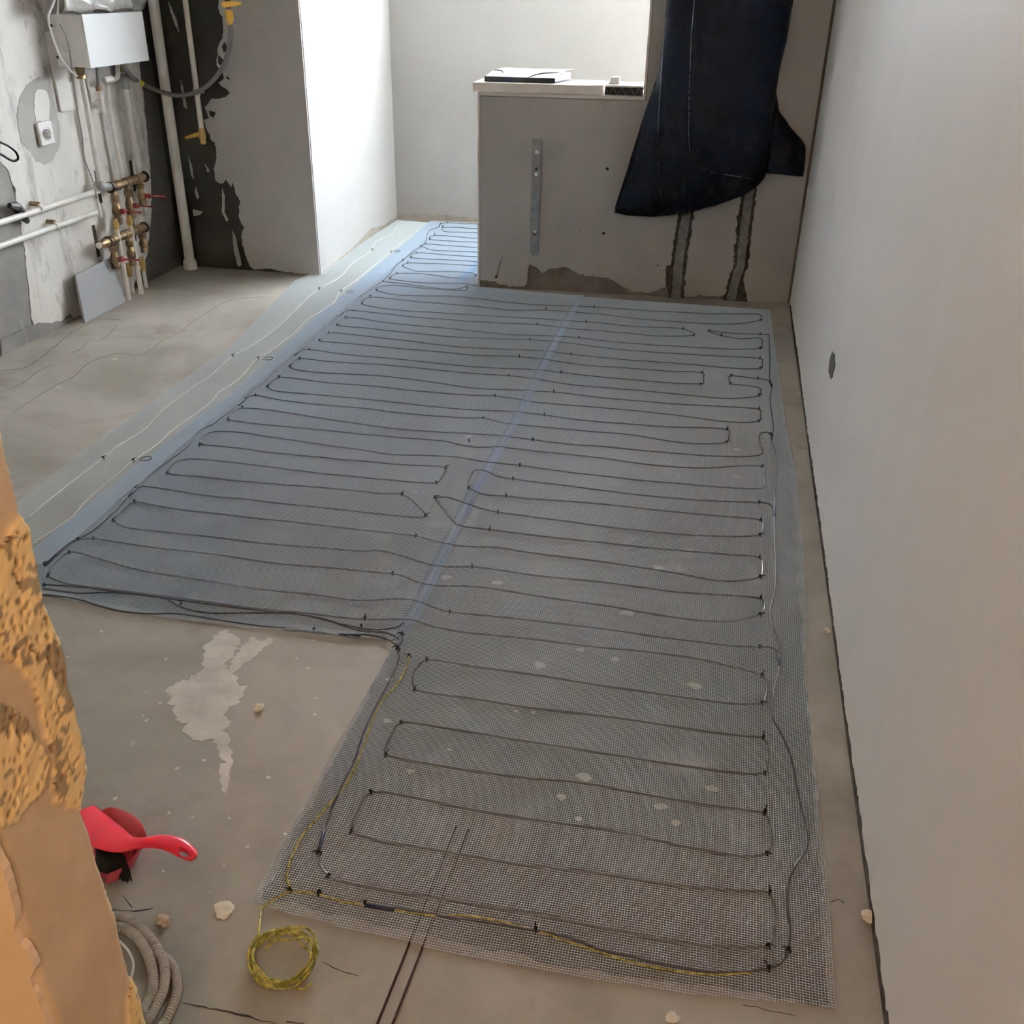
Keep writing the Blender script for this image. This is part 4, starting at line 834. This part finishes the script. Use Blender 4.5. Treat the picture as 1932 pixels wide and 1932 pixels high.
# socket with black hole
SK = thing('wall_socket', tuple(LP(83, 252, .01)), 'white square wall socket in the grey oval filled patch', 'socket')
c = [LP(66, 231, .01), LP(93, 228, .01), LP(98, 271, .01), LP(73, 275, .01)]; cy = sum(p[1] for p in c) / 4; cz = sum(p[2] for p in c) / 4
wy = ((c[1] - c[0])[1] + (c[2] - c[3])[1]) / 2; hz = ((c[0] - c[3])[2] + (c[1] - c[2])[2]) / 2
b = MB(); b.box((-2.913, cy, cz), (.016, wy, hz)); b.build('cover_plate', 'socket', SK, bev=.004)
b = MB(); b.lathe((-2.906, cy, cz), (1, 0, 0), [(0, .027), (.004, .027), (.004, .022)], 20); b.build('plug_ring', 'socket', SK, smooth=True)
b = MB(); b.lathe((-2.9045, cy, cz), (1, 0, 0), [(0, .019), (.004, .019)], 20); b.build('plug_recess', 'hose', SK, smooth=True)
b = MB(); b.tube(spline([LP(-40, 250, .05), LP(0, 268, .05), LP(15, 275, .06), LP(30, 287, .07), LP(34, 300, .06), LP(25, 304, .05), LP(0, 290, .05), LP(-40, 270, .05)], .01), .005, 8)
tag(b.build('black_cable', 'black', smooth=True), 'black cable loop sticking out at the left picture edge', 'cable')
b = MB(); bag = []
for k, (u, v, r) in enumerate(((18, 388, .012), (30, 390, .022), (38, 400, .022), (44, 410, .018), (52, 418, .012))): bag.append((LP(u, v, .03), r))
b.tube([p for p, r in bag], [r for p, r in bag], 8); tag(b.build('cable_stub', 'black'), 'crumpled black cable end behind the upper horizontal pipe', 'cable end')
# leaning tile
TL = MB(); A_, B_, Cc, Dd = LP(143, 519, .05), LP(209, 486, .05), LP(236, 556, .085), LP(159, 600, .085)
A_[2] += .0; nrm = unit(np.cross(B_ - A_, Dd - A_)); nrm = nrm if nrm[0] > 0 else -nrm; Dd[2] = Cc[2] = .002
TL.add([A_, B_, Cc, Dd, A_ - nrm * .012, B_ - nrm * .012, Cc - nrm * .012, Dd - nrm * .012], [(0, 1, 2, 3), (7, 6, 5, 4), (0, 4, 5, 1), (1, 5, 6, 2), (2, 6, 7, 3), (3, 7, 4, 0)])
tag(TL.build('floor_tile', 'tile'), 'grey square tile leaning against the left wall under the pipes', 'tile')
# plastic film above the box
rows = []
for i in range(14):
    row = []
    for j in range(26):
        t = j / 25; s = i / 13; y = yA - .10 + (yB - yA + .17) * t; z = z1 + .01 + .28 * s + .008 * math.sin(t * 19)
        x = -2.93 + .15 + .045 * noise.noise(Vector((t * 7, s * 4, 3))) + .02 * noise.noise(Vector((t * 20, s * 11, 5))); row.append(np.array([x, y, z]))
    rows.append(row)
me = mesh_from('plastic_film', [p for r in rows for p in r], [(i * 26 + j, i * 26 + j + 1, (i + 1) * 26 + j + 1, (i + 1) * 26 + j) for i in range(13) for j in range(25)], True)
o = link('plastic_film', me, 'film'); s_ = o.modifiers.new('thick', 'SOLIDIFY'); s_.thickness = .0012
tag(o, 'crumpled translucent plastic film hanging above the white box', 'plastic sheet')

# ------------------------------------------------------------------ back corner: risers and gas pipe
RP_ = thing('riser_pipe', tuple(F(360, 508)), 'tall cream riser pipe standing in the dark corner', 'pipe')
q = F(360, 507, 0); pl3 = Plane((q[0], q[1]), (q[0] + 1, q[1]))
topz = ZC - .01
b = MB(); b.tube([(q[0], q[1], .0), (q[0], q[1], topz)], .0265, 20); b.build('pipe_run', 'pvc', RP_, smooth=True)
b = MB(); b.lathe((q[0], q[1], 0), (0, 0, 1), [(0, .037), (.04, .037), (.046, .031), (.055, .030)], 20); b.build('floor_collar', 'pvc', RP_, smooth=True)
def BP(u, v, off): return BACK.pt(u, v, off)
GP = thing('gas_pipe', tuple(BP(383, 245, .05)), 'thin cream gas pipe on the dark wall ending in a yellow lever tap', 'pipe')
a = BP(378, 245, .05); tp = BP(349, 0, .05); a2 = a.copy(); x_ = (a[0] + BP(372, 160, .05)[0]) / 2
b = MB(); b.tube([(x_, a[1], a[2]), (x_, a[1], ZC - .01)], .0135, 14); b.build('pipe_run', 'pvc', GP, smooth=True)
zc = BP(372, 172, .05)[2]; b = MB(); b.lathe((x_, a[1], zc + .01), D, [(0, .018), (.03, .018)], 12); b.box((x_, a[1] + .02, zc), (.05, .02, .02)); b.build('pipe_clip', 'pvc', GP, smooth=True)
b = MB(); b.lathe((x_, a[1], a[2] + .01), D, [(0, .015), (.02, .016), (.022, .018), (.05, .018), (.055, .014), (.075, .016), (.08, .012)], 12); b.build('tap_body', 'brass_new', GP, smooth=True)
e0 = BP(350, 260, .06); e1 = BP(376, 253, .06); b = MB(); b.tube([e0, (e0 * 2 + e1) / 3, e1], [.007, .008, .012], 8); b.build('lever', 'yellow', GP, smooth=True)
# hose with yellow upper tap
HS = thing('gas_hose', tuple(BP(433, 45, .12)), 'dark grey flexible gas hose curving across the corner to a yellow tap', 'hose')
hp_ = [LP(228, 118, .12), LP(240, 134, .13), BP(262, 155, .14), BP(300, 172, .13), BP(335, 180, .12), BP(375, 172, .12), BP(405, 148, .12), BP(424, 118, .12), BP(434, 80, .12), BP(435, 45, .11)]
b = MB(); b.tube(spline(hp_, .015), .0115, 10); b.build('hose_run', 'hose', HS, smooth=True)
q0, q1 = BP(260, 152, .142), BP(270, 160, .142); b = MB(); b.lathe(q0, q1 - q0, [(0, .0135), (np.linalg.norm(q1 - q0), .0135)], 10); b.build('marker_band', 'tagyellow', HS, smooth=True)
b = MB(); p = BP(434, 40, .11); b.lathe(p, U3, [(-.02, .012), (0, .013), (.002, .019), (.045, .019), (.047, .015)], 10); b.build('hose_coupling', 'yellow', HS, smooth=True)
b = MB(); p = BP(431, 16, .11); b.lathe(p, U3, [(0, .012), (.03, .014), (.3, .012)], 10); b.build('tap_body', 'darksteel', HS, smooth=True)
b = MB(); b.tube([BP(422, 9, .12), BP(432, 8, .13), BP(455, 6, .12)], [.013, .013, .006], 8); b.build('lever', 'yellow', HS, smooth=True)

# ------------------------------------------------------------------ parapet: steel bracket, board, folder, block
BK = thing('bracket_rail', tuple(HALF.pt(1010, 480, .02)), 'vertical slotted steel mounting rail fixed to the low parapet wall', 'bracket')
a, c = HALF.pt(1013, 262, .018), HALF.pt(1009, 476, .018); w_ = .044
st_a, st_c = HALF.st(a), HALF.st(c); sx = (st_a[0] + st_c[0]) / 2
b = MB(); mz = (a[2] + c[2]) / 2; hh = a[2] - c[2]
ax3 = (tuple(HALF.t), tuple(HALF.n), (0, 0, 1))
def hb(cx, cz, w, d, h, off): b.box(tuple(HALF.w(cx, cz, off)), (w, d, h), ax3)
hb(sx, mz, w_, .003, hh, .026); hb(sx - w_ / 2, mz, .003, .014, hh, .020); hb(sx + w_ / 2, mz, .003, .014, hh, .020); b.build('rail_channel', 'steel', BK)
for z_, r_, mm in ((a[2] - .06, .010, 'plaster'), (a[2] - .14, .007, 'black'), (a[2] - .165, .009, 'paper'), (c[2] + .10, .011, 'black'), (c[2] + .105, .008, 'paper')):
    b = MB(); b.lathe(HALF.w(sx, z_, .0272), HALF.n, [(0, r_), (.0016, r_)], 12); b.build('slot_hole', mm, BK)
b = MB(); hb(sx, c[2] - .008, .03, .02, .016, .024); b.build('foot_tab', 'steel', BK)
BD = MB()
sL = HALF.st(HALF.pt(892, 165, .02))[0]; sR = HALF.st(HALF.pt(1137, 175, .02))[0]
BD.add([HALF.w(s, z, o) for z in (.962, 1.004) for (s, o) in ((sL, .028), (sR - .07, .020), (sR, -.03), (sR, -.25), (sL + .02, -.25))], [(4, 3, 2, 1, 0), (5, 6, 7, 8, 9)] + [(i, (i + 1) % 5, 5 + (i + 1) % 5, 5 + i) for i in range(5)])
tag(BD.build('foam_board', 'foam', bev=.002), 'long cream foam board lying on top of the low parapet wall', 'board')
# folder binder
FD = thing('document_folder', tuple(HALF.w(.2, 1.004, -.1)), 'white and navy document folder with elastic cords on the foam board', 'folder')
zt = 1.005
fa = HALF.st(HALF.pt(914, 157, -.02)); fb2_ = HALF.st(HALF.pt(1047, 163, -.02))
s0 = fa[0]; s1 = fb2_[0]
n_ = []
def fp(s, o, z): return HALF.w(s, z, o)
b = MB(); b.add([fp(s0, -.02, zt), fp(s1, -.02, zt), fp(s1 + .07, -.22, zt), fp(s0 + .07, -.22, zt), fp(s0, -.02, zt + .007), fp(s1, -.02, zt + .005), fp(s1 + .07, -.22, zt + .005), fp(s0 + .07, -.22, zt + .007)], [(3, 2, 1, 0), (4, 5, 6, 7), (0, 1, 5, 4), (1, 2, 6, 5), (2, 3, 7, 6), (3, 0, 4, 7)]); b.build('lower_cover', 'folderdark', FD)
b = MB(); b.add([fp(s0 + .02, -.03, zt + .008), fp(s1 - .005, -.03, zt + .006), fp(s1 + .06, -.21, zt + .006), fp(s0 + .08, -.21, zt + .008), fp(s0 + .02, -.03, zt + .018), fp(s1 - .005, -.03, zt + .018), fp(s1 + .06, -.21, zt + .036), fp(s0 + .08, -.21, zt + .036)], [(3, 2, 1, 0), (4, 5, 6, 7), (0, 1, 5, 4), (1, 2, 6, 5), (2, 3, 7, 6), (3, 0, 4, 7)]); b.build('papers', 'paper', FD)
rows = []
for i in range(9):
    t = i / 8; row = []
    for j in range(11):
        s = j / 10; oo = -.02 - .20 * t; z = zt + .016 + .031 * math.sin(min(1, t * 1.5) * math.pi / 2) + .006 * (s > .9); row.append(fp(s0 - .005 + (s1 - s0 + .01) * s + .075 * t, oo, z))
    rows.append(row)
shell(rows, .003, 'upper_cover', 'paper', FD)
b = MB(); b.box(tuple(fp((s0 + s1) / 2, -.018, zt + .012)), (s1 - s0, .007, .023), ax3); b.build('cover_spine', 'folderdark', FD, bev=.002)
def cov(s_, t): return fp(s0 - .005 + (s1 - s0 + .01) * s_ + .075 * t, -.02 - .20 * t, zt + .0195 + .031 * math.sin(min(1, t * 1.5) * math.pi / 2))
for q in (((.03, .42), (.13, .40), (.22, .20), (.26, .02), (.26, -.02)), ((.58, -.02), (.60, .03), (.70, .26), (.85, .34), (1.0, .30))):
    b = MB(); b.tube(spline([cov(*k) for k in q], .01), .0026, 6); b.build('elastic_cord', 'folderdark', FD, smooth=True)
# light block with black ribbed front beside the reveal
KB = thing('window_profile', tuple(HALF.w(.7, .962, -.05)), 'white and black ribbed block at the right end of the parapet', 'profile block')
ka = HALF.st(HALF.pt(1141, 176, .0))[0]; kb_ = HALF.st(HALF.pt(1214, 176, 0))[0] - .003
b = MB(); b.box(tuple(HALF.w((ka + kb_) / 2, .984, -.10)), (kb_ - ka, .20, .044), ax3); b.build('block_body', 'paper', KB, bev=.002)
b = MB(); b.box(tuple(HALF.w((ka + kb_) / 2, .981, .0025)), (kb_ - ka, .005, .034), ax3); b.build('black_front', 'black', KB)
b = MB()
for k in range(9): x = ka + (kb_ - ka) * (k + .5) / 9; b.box(tuple(HALF.w(x, .981, .0055)), (.0016, .0012, .036), (tuple(unit(HALF.t + np.array([0, 0, .5 * (-1) ** k]))), tuple(HALF.n), tuple(unit(np.cross(HALF.t + np.array([0, 0, .5 * (-1) ** k]), HALF.n)))))
b.build('rib_pattern', 'greyplastic', KB)
cbx = MB(); p = HALF.pt(1161, 159, -.06); cbx.box((p[0], p[1], 1.006 + .017), (.042, .042, .034)); tag(cbx.build('small_cup', 'foam', bev=.006), 'small pale plastic cup standing on the ribbed block', 'cup')
cbx = MB(); p0_, p1_, p2_ = HALF.pt(1140, 164, -.02), HALF.pt(1157, 148, -.05), HALF.pt(1159, 163, -.05)
cbx.add([p0_, p1_, p2_, p0_ + HALF.n * -.01, p1_ + HALF.n * -.01, p2_ + HALF.n * -.01], [(0, 1, 2), (5, 4, 3), (0, 3, 4, 1), (1, 4, 5, 2), (2, 5, 3, 0)]); cbx.build('raised_flap', 'paper', KB)

# ------------------------------------------------------------------ dark plastic bag hanging in front of the pier
BG = thing('plastic_bag', tuple(HALF.pt(1330, 400, .10)), 'large dark navy plastic sheet bundle hanging in front of the wall pier', 'plastic cover')
Lb = interp([(-560, 1318), (-300, 1293), (0, 1258), (80, 1250), (135, 1243), (215, 1215), (310, 1186), (360, 1170), (400, 1157), (409, 1190)])
Rb = interp([(-560, 1545), (-300, 1522), (0, 1497), (80, 1484), (150, 1470), (200, 1462), (250, 1456), (300, 1455), (325, 1448), (345, 1440)])
botc = interp([(1150, 400), (1158, 401), (1185, 407), (1230, 409), (1262, 407), (1300, 400), (1350, 388), (1400, 370), (1430, 350), (1452, 325), (1470, 300)])
NR, NCc = 90, 64; fv = []; 
def fold(u, v, t):
    h = 0
    h += .030 * math.exp(-((u - (1247 - max(0, v - 200) * .03 if v < 330 else 1243)) / 4) ** 2)       # left ridge
    h += .016 * math.exp(-((u - (1310 - v * .035 if v > 0 else 1310 - v * .11)) / 3) ** 2)
    h += .010 * noise.noise(Vector((u * .018, v * .006, 5))) + .012 * noise.noise(Vector((u * .03, v * .03, 8))) * min(1, max(0, (v - 230) / 80))
    k = min(1, max(0, (v - 230) / 60)); h += .030 * k * (1 - abs(noise.noise(Vector(((u + v * .8) * .022, (v - u * .5) * .03, 14)))) * 3)
    return h
for sgn in (1, -1):
    for i in range(NR + 1):
        s = i / NR
        for j in range(NCc + 1):
            t = j / NCc
            v = -560 + s * 970 if s < 1 else 410
            # let the bottom edge follow the slanted hem
            l0 = Lb(min(v, 400)); r0 = Rb(min(v, 345)); u = l0 + (r0 - l0) * t
            vb = botc(u); vv = -560 + s * (vb + 560); l0 = Lb(min(vv, 405)); r0 = Rb(min(vv, 345)); u = l0 + (r0 - l0) * t; vb = botc(u); vv = -560 + s * (vb + 560)
            bul = math.sqrt(max(0, 1 - (2 * t - 1) ** 2)); low = 1 - max(0, (vv - 250) / 160) ** 2 * .75 if vv > 250 else 1
            if sgn == 1: off = .085 + .10 * bul * max(.15, low) + (fold(u, vv, t) * min(1, 5 * min(t, 1 - t) + .15))
            else: off = .085 - .05 * bul * max(.15, low)
            fv.append(HALF.pt(u, vv, off if sgn == 1 else off) if sgn == 1 else HALF.w(*HALF.st(HALF.pt(u, vv, .085)), off))
K = (NR + 1) * (NCc + 1); W1 = NCc + 1; ff = []
for sgn in (0, 1):
    for i in range(NR):
        for j in range(NCc):
            a_ = sgn * K + i * W1 + j; q4 = (a_, a_ + 1, a_ + W1 + 1, a_ + W1); ff.append(q4 if sgn else q4[::-1])
for i in range(NR):
    for j in (0, NCc): a_ = i * W1 + j; ff.append((a_, a_ + W1, K + a_ + W1, K + a_))
for j in range(NCc): a_ = NR * W1 + j; ff.append((a_, a_ + 1, K + a_ + 1, K + a_)); a_ = j; ff.append((a_, a_ + 1, K + a_ + 1, K + a_))
me = mesh_from('bag_body', fv, ff, True); bm = bmesh.new(); bm.from_mesh(me); bmesh.ops.recalc_face_normals(bm, faces=bm.faces); bm.to_mesh(me); bm.free()
me.transform(parent_world(BG).inverted()); link('bag_body', me, 'navy', BG)
def bag_off(u, v):
    l0 = Lb(v); r0 = Rb(v); t = (u - l0) / (r0 - l0); bul = math.sqrt(max(0, 1 - (2 * t - 1) ** 2)); low = 1 - max(0, (v - 250) / 160) ** 2 * .75 if v > 250 else 1
    return .085 + .10 * bul * max(.15, low) + fold(u, v, t) * min(1, 5 * min(t, 1 - t) + .15)
for q in ([(1262, -120), (1258, 0), (1253, 60), (1248, 135), (1244, 200), (1241, 260), (1242, 320), (1247, 370)], [(1318, -120), (1310, 0), (1305, 60), (1301, 160), (1299, 250), (1302, 300)], [(1340, 325), (1375, 330), (1420, 338)], [(1245, 362), (1250, 385), (1247, 398)]):
    Q = [q[0]]
    for a_, b_ in zip(q, q[1:]):
        for k in range(1, 9): Q.append((a_[0] + (b_[0] - a_[0]) * k / 8, a_[1] + (b_[1] - a_[1]) * k / 8))
    b = MB(); b.tube([HALF.pt(u, v, bag_off(u, v) - .0002) for u, v in Q], [.0006 + .0020 * math.sin(math.pi * i / (len(Q) - 1)) for i in range(len(Q))], 6); b.build('crease_highlight', 'crease', BG, smooth=True)  # thin pale strips added as painted highlights along the folds
# right flap
fl_l = interp([(170, 1462), (340, 1440)]); fl_r = interp([(170, 1464), (195, 1468), (212, 1470), (225, 1482), (240, 1491), (262, 1512), (275, 1521), (300, 1520), (334, 1516)])
rows = []
for i in range(22):
    s = i / 21; row = []
    for j in range(12):
        t = j / 11; vt = 170 + s * 164; vb = 326 + 8 * t; vv = 170 + s * (vb - 170); u = fl_l(vv) + (fl_r(vv) - fl_l(vv)) * t
        row.append(HALF.pt(u, vv, .055 + .02 * noise.noise(Vector((u * .04, vv * .03, 3))) + .012 * math.sin(t * 5)))
    rows.append(row)
shell(rows, .004, 'side_flap', 'navy', BG)
